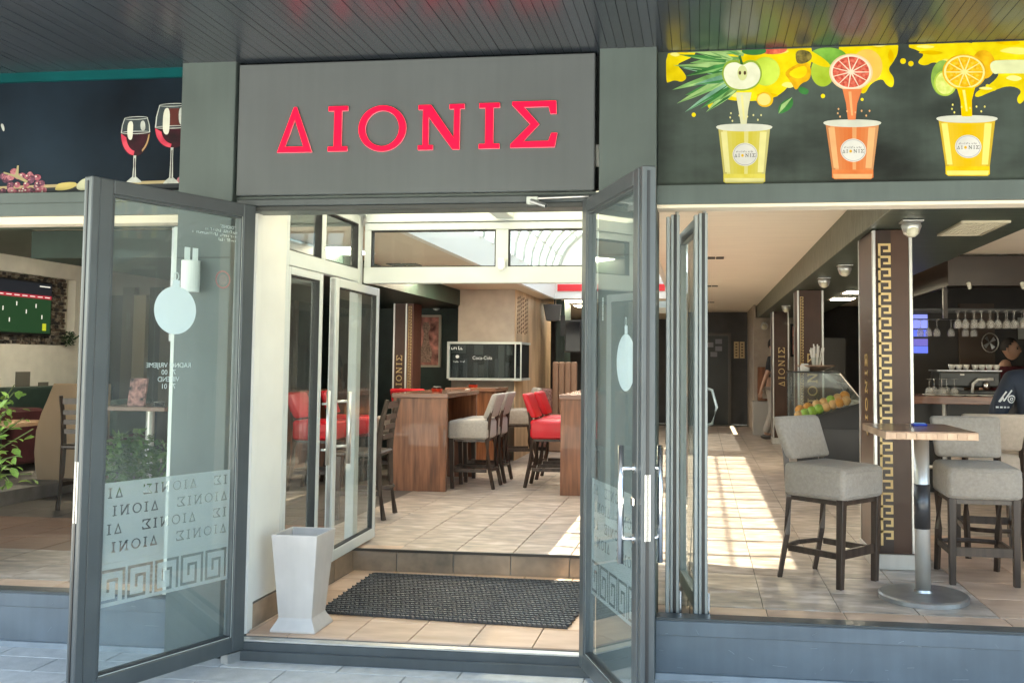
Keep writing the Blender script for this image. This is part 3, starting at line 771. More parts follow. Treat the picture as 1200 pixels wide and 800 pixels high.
# porch ceiling of pale translucent panels
pc = tag(MB().box(-2.36, -.44, .03, .09, 2.49, 2.60).build('porch_ceiling', WFR), kind='structure')
CP = film_mat('translucent_ceiling_panel', (0.80, 0.79, 0.70), 0.8)
for x0, x1 in ((-2.36, -1.37), (-1.25, -.44)):
    MB().box(x0, x1, .12, 1.64, 2.54, 2.55).build('ceiling_panel', CP, pc)
MB().box(-1.369, -1.251, .12, 1.64, 2.47, 2.56).build('ceiling_beam', WFR, pc, bev=.004)
for x0, x1 in ((-2.36, -2.28), (-.52, -.44)):
    MB().box(x0, x1, .12, 1.64, 2.5, 2.539).build('edge_rail', WFR, pc)
MB().box(-2.28, -.52, 1.545, 1.64, 2.455, 2.535).build('back_rail', WFR, pc)

# planter bin
bn = root('waste_bin', (-2.07, .2, .1), 0, 'tapered light grey plastic bin standing on the porch tiles', 'bin')
def sq(w, z, cx=-2.09, cy=.20): return [(cx - w, cy - w, z), (cx + w, cy - w, z), (cx + w, cy + w, z), (cx - w, cy + w, z)]
b = MB()
lev = [(.122, .1), (.122, .112), (.096, .158), (.091, .17), (.125, .60), (.118, .60), (.080, .20)]
vs = []; fs = []
for wv, z in lev: vs += sq(wv, z)
for i in range(len(lev) - 1):
    for k in range(4): fs.append((i * 4 + k, i * 4 + (k + 1) % 4, (i + 1) * 4 + (k + 1) % 4, (i + 1) * 4 + k))
fs += [(3, 2, 1, 0), tuple(range(len(vs) - 4, len(vs)))]
b._add(vs, fs); b.build('bin_body', BINP, bn, bev=.006, seg=2)
MB().box(-2.19, -1.99, .10, .30, .48, .49).build('bin_liner', pbr('liner', (.2, .2, .2), .8), bn)

# rubber mat
mt = root('rubber_mat', (-1.4, .98, .1), 0, 'black ribbed rubber doormat lying in front of the step', 'doormat')
def q2(s, t):   # mat is slightly skewed
    A = Vector((-2.13, .50)); B = Vector((-.70, .37)); C = Vector((-2.15, 1.45)); D = Vector((-.62, 1.42))
    A = Vector((-2.12, .47)); 
    p = A.lerp(B, s).lerp(C.lerp(D, s), t); return p
MB().hexa([(*q2(*c), .1015) for c in ((.0, .0), (1, 0), (1, 1), (0, 1))], [(*q2(*c), .106) for c in ((0, 0), (1, 0), (1, 1), (0, 1))]).build('mat_base', RUB, mt)
b = MB()
NU, NV = 52, 24
for i in range(NU):
    for j in range(NV):
        s0 = (i + (.5 if j % 2 else 0)) / NU; s1 = s0 + .74 / NU
        if s1 > 1.005: continue
        t0 = j / NV; t1 = t0 + .52 / NV; sk = .25 / NU * (1 if j % 2 else -1)
        bt_ = [(*q2(s0 - sk, t0), .106), (*q2(s1 - sk, t0), .106), (*q2(s1 + sk, t1), .106), (*q2(s0 + sk, t1), .106)]
        b.hexa(bt_, [(v[0], v[1], .117) for v in bt_])
o = b.build('mat_ribs', pbr('rubber_rib', (0.055, 0.057, 0.06), .5, var=.25, scale=8), mt); o['kind'] = 'stuff'

# ================================================================== SKYLIGHT
vr_ = root('barrel_skylight', (-1.32, 5.3, 2.75), 0, 'arched translucent skylight with steel ribs over the lounge', 'skylight')
cx, rx, rz0, z0 = -1.32, .80, .80, 2.72
NA = 14
arc = [(cx - rx * math.cos(math.pi * i / NA), z0 + rz0 * math.sin(math.pi * i / NA)) for i in range(NA + 1)]
YV0, YV1, NR = 1.70, 9.0, 15
for k in range(NR):
    yy = YV0 + (YV1 - YV0) * k / (NR - 1)
    MB().tube([(x, yy, z) for x, z in arc], .03, 6).build('rib', WSTEEL, vr_)
for a in (2, 4, 7, 10, 12):
    MB().box(arc[a][0] - .012, arc[a][0] + .012, YV0, YV1, arc[a][1] - .006, arc[a][1] + .012).build('purlin', WSTEEL, vr_)
b = MB()
for i in range(NA):
    (xa, za), (xb, zb) = arc[i], arc[i + 1]
    b._add([(xa, YV0, za + .03), (xb, YV0, zb + .03), (xb, YV1, zb + .03), (xa, YV1, za + .03)], ((0, 1, 2, 3),))
    
b.build('polycarbonate_sheet', POLY, vr_)
ends = [(cx - rx, z0)] + arc[1:-1] + [(cx + rx, z0)]
MB().prism(ends, 'y', YV0 - .03, YV0 - .01).build('gable_panel', WHITE, vr_)
MB().prism(ends, 'y', YV1 + .03, YV1 + .06).build('gable_panel', WHITE, vr_)
up = tag(MB().box(-2.20, -2.14, 1.701, 9.1, 2.449, 2.74).box(-.50, -.44, 1.701, 13.0, 2.585, 2.74).build('skylight_upstand', WHITE), kind='structure')
tag(MB().box(-2.42, -2.361, .1, 1.66, 2.532, 2.85).box(-.439, -.421, .1, 1.66, 2.46, 2.85).box(-2.5, -.42, .101, .119, 2.551, 2.85).build('porch_sun_baffle', WFR), kind='structure')  # unseen boards added to block sun leaking around the porch ceiling
MB().box(-2.139, -.501, 9.05, 9.099, 2.45, 2.74).build('end_upstand', WHITE, up)
tag(MB().box(-2.36, -.44, 1.64, 1.70, 2.45, 2.74).build('porch_upstand', WHITE), kind='structure')
rb = root('red_banner_strip', (-1.4, 9.03, 2.53), 0, 'red strip with pale lettering on the bulkhead under the skylight', 'banner')
MB().box(-2.1, -.52, 9.03, 9.048, 2.56, 2.66).build('strip', pbr('banner_red', (.7, .02, .03), .5), rb)
fine_print('fine_print', (6, 4, 2), .07, DECAL, rb, XZ(9.027, -1.3, 2.585))

fs = root('flat_skylight', (-1.06, 11.3, 2.6), 0, 'flat glazed skylight with cross bars beyond the arched one', 'skylight')
MB().box(-1.62, -.5, 9.6, 13.0, 2.62, 2.63).build('polycarbonate_sheet', POLY, fs)
for k in range(8): MB().box(-1.619, -.501, 9.6 + k * .47, 9.65 + k * .47, 2.55, 2.615).build('bar', WSTEEL, fs)
# ceiling downlights (lit) and vents
LIT = pbr('lit_diffuser', (.9, .85, .75), .6, emit=(1.0, .90, .76), estr=6.0)
lp = 'square lit ceiling panels beyond the skylight'
for k, (x, y) in enumerate(((-1.9, 9.5), (-1.9, 10.6), (-3.0, 3.0), (-3.0, 5.2), (-4.2, 3.0), (-4.2, 5.2), (-2.6, 5.9))):  # rear pair is real; lounge and left-room panels are added to brighten inside
    r = root('ceiling_light', (x, y, 2.45), 0, ['lit square ceiling panel nearest behind the red strip', 'lit square ceiling panel farther back behind the red strip', 'added lit ceiling panel behind the open inner door', 'added lit ceiling panel over the nearest walnut high table', 'added lit ceiling panel above the red stools of the left room', 'added lit ceiling panel over the table of the left room', 'added lit ceiling panel in front of the cream block'][k], 'ceiling light', lp)
    MB().box(x - .17, x + .17, y - .27, y + .27, 2.436, 2.449).build('light_frame', WHITE, r)
    MB().box(x - .14, x + .14, y - .24, y + .24, 2.432, 2.4355).build('diffuser', LIT, r)
for k, y in enumerate((5.14, 8.67, 12.15)):
    r = root('ceiling_vent', (.15, y, 2.6), 0, ['dark twin slot vent in the cream passage ceiling, nearest', 'dark twin slot vent in the cream passage ceiling, second', 'dark twin slot vent in the cream passage ceiling, farthest'][k], 'vent', 'slot vents of the passage ceiling')
    for a in (-.085, .005): MB().box(.15 + a, .15 + a + .08, y - .09, y + .09, 2.594, 2.599).build('slot', BLACK, r)
GR = pbr('grille_metal', (.55, .48, .34), .5)
for k, (x, y) in enumerate(((1.80, 6.6), (1.80, 7.7), (3.0, 3.2))):  # the panel over the bar stools is added for brightness
    zz = 2.36 if k < 2 else 2.6
    r = root('ceiling_light', (x, y, zz), 0, ['lit strip panel in the dark soffit, nearer one behind the fruit display', 'lit strip panel in the dark soffit, farther one behind the fruit display', 'added lit ceiling panel over the bar stools at the right'][k], 'ceiling light', lp)
    MB().box(x - .16, x + .16, y - .2, y + .2, zz - .012, zz - .001).build('light_frame', WHITE, r)
    MB().box(x - .13, x + .13, y - .17, y + .17, zz - .016, zz - .0125).build('diffuser', LIT, r)
r = root('ceiling_vent', (-2.9, 4.2, 2.45), 0, 'dark slot vent in the cream lounge ceiling seen through the transom', 'vent')
MB().box(-3.02, -2.88, 4.1, 4.3, 2.443, 2.449).build('slot', BLACK, r); MB().box(-2.86, -2.72, 4.1, 4.3, 2.443, 2.449).build('slot', BLACK, r)
r = root('air_grille', (1.67, 1.43, 2.36), 0, 'pale square air grille in the dark soffit right of the big column', 'air grille')
for a in ((1.53, 1.81, 1.14, 1.16), (1.53, 1.81, 1.70, 1.72), (1.53, 1.55, 1.161, 1.699), (1.79, 1.81, 1.161, 1.699)): MB().box(*a, 2.346, 2.359).build('grille_frame', GR, r)
MB().box(1.545, 1.795, 1.155, 1.705, 2.3575, 2.3598).build('dark_backing', DARKGAP, r)
for k in range(11):
    MB().box(1.551, 1.789, 1.175 + k * .048, 1.188 + k * .048, 2.349, 2.357).build('louvre', GR, r)
b = MB()
for k in range(7): b.box(1.575 + k * .031, 1.579 + k * .031, 1.161, 1.699, 2.3495, 2.3565)
b.build('louvre_bars', GR, r)
def spot(x, y, z, k, lab):
    r = root('spotlight', (x, y, z), 0, lab, 'spotlight', 'small spotlights under the dark soffit')
    MB().box(x - .06, x + .06, y - .06, y + .06, z - .008, z - .001).build('mounting_plate', STEEL, r)
    MB().lathe([(.052, -.01), (.06, -.03), (.045, -.075), (.02, -.095)], (x, y, z), 14).build('lamp_housing', STEEL, r, smooth=True)
    MB().ball((x + .0, y - .02, z - .06), .04).build('lens', pbr('spot_lens', (.7, .66, .5), .3), r, smooth=True)
    return r
for k, (x, y, lb) in enumerate(((1.235, 1.1, 'round spotlight in front of the top of the big meander column'), (1.22, 3.6, 'soffit spotlight nearest behind the big column'), (1.20, 4.8, 'soffit spotlight between the big column and the middle column'), (1.22, 9.2, 'small soffit spotlight in front of the farthest column'))):
    spot(x, y, 2.355, k, lb)

# ================================================================== COLUMNS
def column(name, x0, x1, y0, y1, zt, label, key='front', side=True, grp=None):
    r = root(name, ((x0 + x1) / 2, y0, FL), 0, label, 'column', grp or 'brown clad columns with gold meander')
    MB().box(x0 + .004, x1 - .004, y0 + .004, y1, FL, zt).build('cladding', DKBR, r)
    ed = .022
    MB().box(x0, x0 + ed, y0 - .002, y0 + ed, FL + .1, zt).build('steel_corner', STEEL, r, bev=.003)
    MB().box(x1 - ed, x1, y0 - .002, y0 + ed, FL + .1, zt).build('steel_corner', STEEL, r, bev=.003)
    MB().box(x0 - .006, x1 + .006, y0 - .008, y1 + .004, FL, FL + .095).build('steel_plinth', STEEL, r, bev=.003)
    MB().box(x0 - .001, x0 + .003, y1 - ed, y1 + .001, FL + .1, zt).build('steel_corner', STEEL, r)
    return r
c1 = column('meander_column', 1.07, 1.315, 1.45, 1.98, 2.352, 'big brown column with a gold Greek key strip beside the high table')
def keystrip(r, xa, yf, z0, z1, w, M=None, mat=GOLD, strip=True):
    u = w / 4.0; polys = []
    z = z0; n = int((z1 - z0) / (5 * u))
    for k in range(n):
        a = z0 + k * 5 * u
        # hook: top bar, right side, bottom stub, inner stub
        polys.append(stroke([(xa, a - 1.0 * u), (xa, a + 4 * u), (xa + 4 * u, a + 4 * u), (xa + 4 * u, a + 1.4 * u), (xa + 2 * u, a + 1.4 * u)], u * .92))
    for q in polys:
        shape('meander_unit', [q], mat, r, M or XZ(yf), extrude=.0015)
MB().box(1.100, 1.184, 1.4475, 1.4505, FL + .1, 2.352).build('strip_backing', pbr('strip_brown', (.035, .02, .015), .3), c1)
keystrip(c1, 1.113, 1.4455, FL + .17, 2.35, .062)
# word on the left face, reading upwards
def vword(r, X, yc, zc, h, mat=GOLD):
    # plane x = X seen from -x side; text baseline runs up
    pp = word_polys(0, 0, h)
    M = Matrix(((0, 0, -1, X), (1, 0, 0, 0), (0, 1, 0, 0), (0, 0, 0, 1)))
    # rotate text 90deg: text-x -> z, text-y -> towards viewer's left (+y side is left when seen from -x)
    M = Matrix(((0, 0, 1, X), (0, 1, 0, yc), (1, 0, 0, zc), (0, 0, 0, 1)))
    shape('gold_word', pp, mat, r, M, extrude=.002)
vword(c1, 1.07, 1.66, 1.05, .085)
c2 = column('meander_column', 1.09, 1.385, 6.3, 6.7, 2.352, 'dark column rising behind the glass fruit display')
def fword(r, xr, yf, zc, h):   # on a front face, rotated 90deg, reading upwards
    M = Matrix(((0, -1, 0, xr), (0, 0, -1, yf), (1, 0, 0, zc), (0, 0, 0, 1)))
    shape('gold_word', word_polys(0, 0, h), GOLD, r, M, extrude=.002)
fword(c2, 1.31, 6.294, .95, .11)
keystrip(c2, 1.125, 6.295, FL + .2, 2.3, .03)
c3 = column('meander_column', 1.14, 1.40, 10.7, 11.1, 2.352, 'farthest dark column beside the walking person')
fword(c3, 1.33, 10.69, 1.16, .10)
c4 = column('meander_column', -3.86, -3.68, 6.85, 7.2, 2.238, 'dark column with gold lettering and meander strip by the framed painting')
fword(c4, -3.735, 6.845, 1.12, .075)
MB().box(-3.679, -3.60, 6.86, 7.2, FL, 2.238).build('side_panel', pbr('copper_panel', (.16, .07, .05), .4), c4)
keystrip(c4, -3.66, 6.855, FL + .9, 2.23, .034)

# ================================================================== CHIMNEY BLOCK WITH TANK
ch = root('chimney_block', (-2.77, 7.3, FL), 0, 'cream plastered block with the long glass tank set in it', 'wall block')
MB().box(-3.14, -2.392, 7.31, 8.0, 1.77, 2.448).build('upper_block', CREAMB, ch)
MB().box(-3.25, -2.40, 7.42, 8.0, FL, 1.29).build('lower_block', CREAMB, ch)
MB().box(-2.390, -2.38, 7.32, 10.2, FL, 2.448).build('wood_side_panel', TANW, ch)
MB().box(-3.0, -2.391, 8.0, 10.2, FL, 2.448).build('rear_block', CREAMB, ch)
b = MB()
for i in range(9):
    for j in range(6):
        if True: b.hexa([(-2.3795, 7.42 + j * .13, 1.90 + i * .055 + .02 * (j % 2)), (-2.3795, 7.45 + j * .13, 1.885 + i * .055 + .02 * (j % 2)), (-2.3795, 7.50 + j * .13, 1.92 + i * .055 + .02 * (j % 2)), (-2.3795, 7.46 + j * .13, 1.925 + i * .055 + .02 * (j % 2))], [(-2.372, 7.42 + j * .13, 1.90 + i * .055 + .02 * (j % 2)), (-2.372, 7.45 + j * .13, 1.885 + i * .055 + .02 * (j % 2)), (-2.372, 7.50 + j * .13, 1.92 + i * .055 + .02 * (j % 2)), (-2.372, 7.46 + j * .13, 1.925 + i * .055 + .02 * (j % 2))])
b.build('carved_relief', pbr('carved_brown', (.22, .13, .07), .6), ch)['kind'] = 'stuff'
tk = root('glass_tank', (-2.77, 7.3, 1.29), 0, 'long framed glass tank with dark water in the cream block', 'glass tank')
for a in ((-3.28, -3.24, 7.30, 7.40, 1.29, 1.768), (-2.375, -2.36, 7.25, 7.27, 1.301, 1.739), (-2.300, -2.285, 7.25, 7.27, 1.301, 1.739), (-3.239, -2.285, 7.25, 7.309, 1.74, 1.768), (-3.239, -2.285, 7.25, 7.309, 1.27, 1.30), (-2.37, -2.285, 7.32, 7.9, 1.74, 1.768), (-2.37, -2.285, 7.32, 7.9, 1.27, 1.30)): MB().box(*a).build('tank_frame', WSTEEL, tk)
MB().box(-3.239, -2.301, 7.262, 7.266, 1.301, 1.739).build('tank_glass', glass_mat('tank_pane', (.8, .85, .85), .35, .005), tk)
MB().box(-3.239, -2.305, 7.311, 7.319, 1.301, 1.739).box(-2.37, -2.305, 7.32, 7.9, 1.301, 1.739).build('tank_back', pbr('tank_dark', (.008, .010, .011), .6, spec=.1), tk)
for k in range(6): MB().box(-3.2 + k * .14, -3.15 + k * .14, 7.28, 7.30, 1.302, 1.60 - .05 * (k % 3)).build('dark_bottle', pbr('tank_bottle', (.03, .035, .04), .3, spec=.2), tk)
text_mesh('lettering', 'Coca-Cola', .06, DECAL, tk, XZ(7.258, -2.80, 1.54))
fine_print('fine_print', (6,), .06, DECAL, tk, XZ(7.258, -3.15, 1.665)); fine_print('fine_print', (4, 4), .035, DECAL, tk, XZ(7.258, -3.10, 1.50))
TG = pbr('tank_reflection', (.05, .055, .055), .5, spec=.2)
for a_, c_, z0_, z1_ in ((-3.22, -3.03, 1.62, 1.73), (-2.92, -2.80, 1.60, 1.73), (-2.86, -2.75, 1.31, 1.47), (-2.60, -2.52, 1.31, 1.73), (-2.49, -2.41, 1.60, 1.73), (-3.15, -3.13, 1.31, 1.5)):  # grey panels imitate reflections on the tank glass
    MB().box(a_, c_, 7.302, 7.308, z0_, z1_).build('painted_reflection', TG, tk)
shape('white_mark', [ell(-3.13, 1.575, .025, .022, 12)], DECAL, tk, XZ(7.258))
# counter in front of the tank
# paintings, speakers, screen
pt = root('framed_painting', (-3.4, 7.98, 1.75), 0, 'framed reddish painting on the dark green wall', 'painting')
x0, x1, z0_, z1_ = -3.90, -3.58, 1.46, 2.12
MB().box(x0, x1, 7.955, 7.985, z0_, z1_).build('canvas', pbr('canvas_red', (.20, .03, .03), .7, var=.8, scale=9, col2=(.50, .22, .18)), pt)
for a in ((x0 - .03, x0 - .001, z0_ - .03, z1_ + .03), (x1 + .001, x1 + .03, z0_ - .03, z1_ + .03), (x0, x1, z1_ + .001, z1_ + .03), (x0, x1, z0_ - .03, z0_ - .001)): MB().box(a[0], a[1], 7.94, 7.985, a[2], a[3]).build('frame_bar', pbr('frame_silver', (.5, .47, .38), .4), pt)
MB().lathe([(.07, 0), (.09, .12), (.05, .25), (.03, .4), (.06, .48), (.03, .55)], (-3.76, 7.955, 1.50), 10, sy=.08).build('painted_figure', pbr('figure_paint', (.40, .26, .20), .7, var=.6, scale=40), pt)
def wspot(x, y, z, lab):
    r = root('wall_spotlight', (x, y, z), 0, lab, 'spotlight', 'wall spotlights in the lounge')
    MB().cone((x, y, z), (x, y - .07, z), .05, .05, 12).build('lamp_body', STEEL, r)
    MB().ball((x, y - .09, z), .032).build('bulb', pbr('bulb_white', (.8, .8, .75), .4), r)
wspot(-3.78, 7.99, 2.40, 'small spotlight high on the green wall')
wspot(-3.62, 7.99, 2.26, 'round white lens spotlight just above the painting')
sp = root('wall_speaker', (-2.12, 9.2, 2.1), 0, 'grey wedge shaped loudspeaker hung under the ceiling behind the block', 'speaker')
MB().hexa([(-2.26, 9.0, 2.12), (-2.06, 9.0, 2.12), (-2.08, 9.2, 2.12), (-2.24, 9.2, 2.12)], [(-2.30, 8.95, 2.36), (-2.02, 8.95, 2.36), (-2.06, 9.2, 2.36), (-2.26, 9.2, 2.36)]).build('speaker_cabinet', pbr('speaker_grey', (.09, .09, .09), .6), sp, bev=.01)
MB().box(-2.16, -2.14, 9.1, 9.13, 2.361, 2.445).build('bracket', BLACK, sp)
tv2 = root('wall_screen', (-1.86, 9.2, 1.9), 0, 'black switched off screen on a bracket beside the tall tan bench', 'screen')
MB().box(-1.98, -1.74, 9.0, 9.05, 1.66, 2.13).build('screen_body', BLACK, tv2, bev=.008)
MB().box(-1.965, -1.755, 8.994, 8.999, 1.68, 2.11).build('screen_glass', pbr('screen_black', (.01, .01, .012), .08), tv2)
MB().box(-2.05, -1.98, 9.02, 9.05, 1.9, 2.2).build('bracket', BLACK, tv2)
tag(MB().box(-2.15, -2.02, 9.25, 9.9, FL, 2.449).build('dark_pier', GREENW), kind='structure')
bb = root('tall_bench', (-1.96, 9.0, FL), 0, 'tall tan upholstered bench back with vertical channels', 'bench')
for k in range(4): MB().box(-2.15 + k * .09, -2.065 + k * .09, 8.95, 9.05, FL + .3, 1.52).build('back_channel', TANF, bb, bev=.02, seg=2)
MB().box(-2.15, -1.79, 8.6, 8.945, FL, .72).build('seat', TANF, bb, bev=.02)
so = root('patterned_sofa', (-2.4, 8.9, FL), 0, 'patterned pink and grey sofa behind the bar stools', 'sofa')
MB().box(-2.66, -2.17, 9.02, 9.2, FL + .05, 1.13).build('backrest', PINKF, so, bev=.05, seg=3)
MB().box(-2.66, -2.17, 8.75, 9.015, FL + .05, .74).build('seat', PINKF, so, bev=.05, seg=3)
MB().box(-2.64, -2.19, 8.80, 9.15, FL, FL + .05).build('base', DKWOOD, so)

# ================================================================== STOOLS
def stool(label, fab, loc, rz, grp, w=.42, d=.42):
    """padded bar stool, local +x is the way it faces"""
    r = root('bar_stool', loc, rz, label, 'bar stool', grp)
    b = lambda n, m, mb, **k: mb.build(n, m, r, world=False, **k)
    s = MB(); h, hw = d / 2, w / 2
    s.hexa([(-h, -hw, .49), (h, -hw, .49), (h, hw, .49), (-h, hw, .49)], [(-h, -hw, .685), (h, -hw, .675), (h, hw, .675), (-h, hw, .685)])
    st_ = b('seat', fab, s, bev=.035, seg=3, smooth=True)
    rw, rh = hw - .004, h - .004; c_ = .03
    loop = [(-rh + c_, -rw), (rh - c_, -rw), (rh, -rw + c_), (rh, rw - c_), (rh - c_, rw), (-rh + c_, rw), (-rh, rw - c_), (-rh, -rw + c_), (-rh + c_, -rw)]
    for z_ in (.648, .515): MB().tube([(q[0] * 1.006, q[1] * 1.006, z_) for q in loop], .0035, 5).build('piping', fab, st_, world=False)
    s = MB(); t = .07
    s.hexa([(-h - .01, -hw + .02, .70), (-h + t, -hw + .02, .70), (-h + t, hw - .02, .70), (-h - .01, hw - .02, .70)],
           [(-h - .09, -hw, .945), (-h - .03, -hw, .945), (-h - .03, hw, .945), (-h - .09, hw, .945)])
    b('backrest', fab, s, bev=.025, seg=3, smooth=True)
    for sy in (-1, 1):
        y = sy * (hw - .035)
        s = MB().hexa([(h - .07, y - .017, 0), (h - .035, y - .017, 0), (h - .035, y + .017, 0), (h - .07, y + .017, 0)], [(h - .06, y - .022, .50), (h - .015, y - .022, .50), (h - .015, y + .022, .50), (h - .06, y + .022, .50)])
        b('leg', DKWOOD, s, bev=.003)
        s = MB().tube([(-h - .05, y, 0), (-h + .005, y, .26), (-h + .02, y, .48), (-h - .0, y, .72), (-h - .035, y, .84)], [.019, .022, .025, .022, .017], 4)
        b('leg', DKWOOD, s)
        b('stretcher', DKWOOD, MB().box(-h + .02, h - .05, y - .010, y + .010, .165, .20))
    b('stretcher', DKWOOD, MB().box(h - .06, h - .04, -hw + .054, hw - .054, .165, .215))
    b('curved_rail', DKWOOD, MB().tube([(-h + .0, -hw + .05, .185), (-h - .02, -hw * .55, .185), (-h - .045, 0, .185), (-h - .02, hw * .55, .185), (-h + .0, hw - .05, .185)], .015, 6))
    b('seat_frame', DKWOOD, MB().box(-h + .03, h - .03, -hw + .03, hw - .03, .465, .4895))
    return r
G1 = 'padded bar stools with dark wooden legs'
S0 = stool('grey fabric bar stool left of the pedestal table in the open front', GREYF, (.775, 1.10, FL), R(-42), G1)
def cp(src, x, y, rz, lab, grp=G1): return copy_tree(src, (x, y, FL), R(rz), lab, grp)
cp(S0, 1.62, 1.25, -92, 'grey fabric bar stool right of the pedestal table, its back towards the bar')
S1 = stool('pale grey bar stool nearest at the walnut high table', CREAMF, (-2.30, 4.76, FL), R(180), G1)
cp(S1, -2.29, 5.27, 180, 'pale grey bar stool second at the walnut high table')
cp(S0, -2.30, 7.0, 200, 'darker grey bar stool farthest, beside the glass tank')
S3 = stool('beige bar stool behind the grey stool in front of the bar', pbr('beige_stool_fabric', (.52, .42, .33), .9, var=.08, scale=40, bump=.3, bscale=200), (1.94, 2.12, FL), R(84), G1)
cp(S0, 2.46, 2.60, 96, 'grey stool the person in the navy jacket sits on')
S2 = stool('red leather bar stool nearest at the right walnut counter', REDF, (-1.50, 4.95, FL), R(0), G1)
cp(S2, -1.50, 5.62, 0, 'red leather bar stool second at the right walnut counter')
cp(S2, -0.86, 5.0, 180, 'red leather bar stool seen through the right door leaf, nearer one')
cp(S2, -0.86, 5.8, 180, 'red leather bar stool seen through the right door leaf, farther one')
cp(S2, -3.72, 4.3, 0, 'red leather bar stool seen through the inner side glazing, nearer one')
cp(S2, -3.72, 5.1, 10, 'red leather bar stool seen through the inner side glazing, second one')
cp(S2, -3.4, 6.3, 90, 'red leather bar stool seen through the open inner door')
cp(S0, -3.25, 5.3, 180, 'grey bar stool on the far side of the walnut high table')
cp(S1, -3.0, 6.4, 180, 'pale stool behind the dark ladder back chair')
def ladder(label, loc, rz):
    r = root('ladder_back_stool', loc, rz, label, 'bar stool', 'dark ladder back bar stools')
    b = lambda n, mb, **k: mb.build(n, DKWOOD, r, world=False, **k)
    b('seat', MB().box(-.19, .19, -.20, .20, .50, .54), bev=.012)
    for sy in (-1, 1):
        y = sy * .18
        b('leg', MB().hexa([(.14, y - .018, 0), (.18, y - .018, 0), (.18, y + .018, 0), (.14, y + .018, 0)], [(.13, y - .02, .499), (.17, y - .02, .499), (.17, y + .02, .499), (.13, y + .02, .499)]))
        b('leg', MB().tube([(-.22, y, 0), (-.175, y, .3), (-.165, y, .55), (-.19, y, .78), (-.235, y, .95)], [.022, .024, .026, .022, .018], 4))
        b('stretcher', MB().box(-.18, .15, y - .009, y + .009, .19, .225))
    for k, z in enumerate((.63, .71, .79, .88)): b('back_slat', MB().box(-.20 - .012 * k, -.18 - .012 * k, -.162, .162, z, z + .04 + .01 * (k == 3)))
    b('stretcher', MB().box(.15, .17, -.162, .162, .16, .20)); b('curved_rail', MB().tube([(-.18, -.17, .25), (-.25, 0, .25), (-.18, .17, .25)], .013, 6))
    return r
ladder('dark ladder back bar stool half hidden behind the open inner door', (-2.73, 2.82, FL), R(184))
ladder('dark ladder back bar stool at the left beside the tan booth panel', (-5.17, 2.92, FL), R(96))

# tables
def high_table(label, x0, x1, y0, y1, zt, grp='walnut high tables with panel legs'):
    r = root('high_table', ((x0 + x1) / 2, y0, FL), 0, label, 'table', grp)
    MB().box(x0 - .015, x1 + .015, y0 - .02, y1 + .02, zt - .045, zt).build('table_top', WALNUTT, r, bev=.004)
    MB().box(x0, x1, y0, y0 + .05, FL, zt - .046).build('end_panel', WALNUT, r, bev=.002)
    MB().box(x0, x1, y1 - .05, y1, FL, zt - .046).build('end_panel', WALNUT, r, bev=.002)
    MB().box((x0 + x1) / 2 - .15, (x0 + x1) / 2 - .12, y0 + .051, y1 - .051, .62, zt - .046).build('centre_panel', WALNUT, r)
    return r
high_table('walnut high table with solid end panel, nearest in the lounge', -3.0, -2.46, 4.34, 5.6, 1.195)
high_table('walnut high table behind the nearest one, below the tank', -3.0, -2.42, 6.3, 7.0, 1.20)
high_table('walnut counter at the right side of the lounge with red stools', -1.33, -1.0, 4.3, 6.2, 1.20)
high_table('walnut high table in the left room seen through the inner side glazing', -4.6, -4.1, 4.3, 5.6, 1.195)
ab = 'small black and red ashtrays on the high tables'
for k, (x, y, z) in enumerate(((-2.72, 4.9, 1.1951), (-2.73, 6.5, 1.2001))):
    r = root('ashtray', (x, y, z), 0, ['black and red ashtray on the nearest walnut high table', 'black and red ashtray on the walnut table below the tank'][k], 'ashtray', ab)
    MB().lathe([(.05, .0), (.06, .03), (.052, .03), (.045, .008)], (x, y, z), 14).build('bowl', pbr('ashtray_red', (.5, .03, .01), .4), r)
    MB().box(x - .04, x + .04, y - .03, y + .03, z + .031, z + .055).build('lid', BLACK, r, bev=.008)

# pedestal table in the open front
tb = root('pedestal_table', (1.16, .66, FL), 0, 'square topped brown bar table on a steel pedestal with round foot', 'table')
MB().box(.925, 1.375, .30, .985, 1.13, 1.166).build('table_top', OAKE, tb, bev=.002)
MB().box(.926, 1.374, .301, .984, 1.1665, 1.1705).build('top_veneer', OAKT, tb)
for k in range(9): MB().box(.93 + k * .049, .976 + k * .049, .2965, .2995, 1.134, 1.163).build('edge_block', OAKE, tb)
MB().tube([(1.195, .735, .285), (1.195, .735, 1.129)], .040, 20).build('pole', STEEL, tb, smooth=True)
MB().tube([(1.195, .735, .62), (1.195, .735, .86)], .0425, 20).build('pole_sleeve', pbr('sleeve_grey', (.07, .07, .075), .35, metal=.6), tb, smooth=True)
MB().lathe([(.235, 0), (.235, .022), (.225, .03), (.05, .036), (.045, .05)], (1.195, .735, FL + .001), 48).build('foot_disc', DSTEEL, tb, smooth=False)
r = root('lighter_tray', (1.20, .80, 1.171), 0, 'small blue tray lying on the pedestal table', 'tray')
MB().box(1.16, 1.235, .76, .83, 1.1712, 1.182).build('tray_base', pbr('blue_plastic', (.02, .06, .5), .35), r, bev=.003)
MB().box(1.168, 1.227, .768, .822, 1.183, 1.186).build('tray_inset', pbr('blue_light', (.25, .45, .75), .4), r)

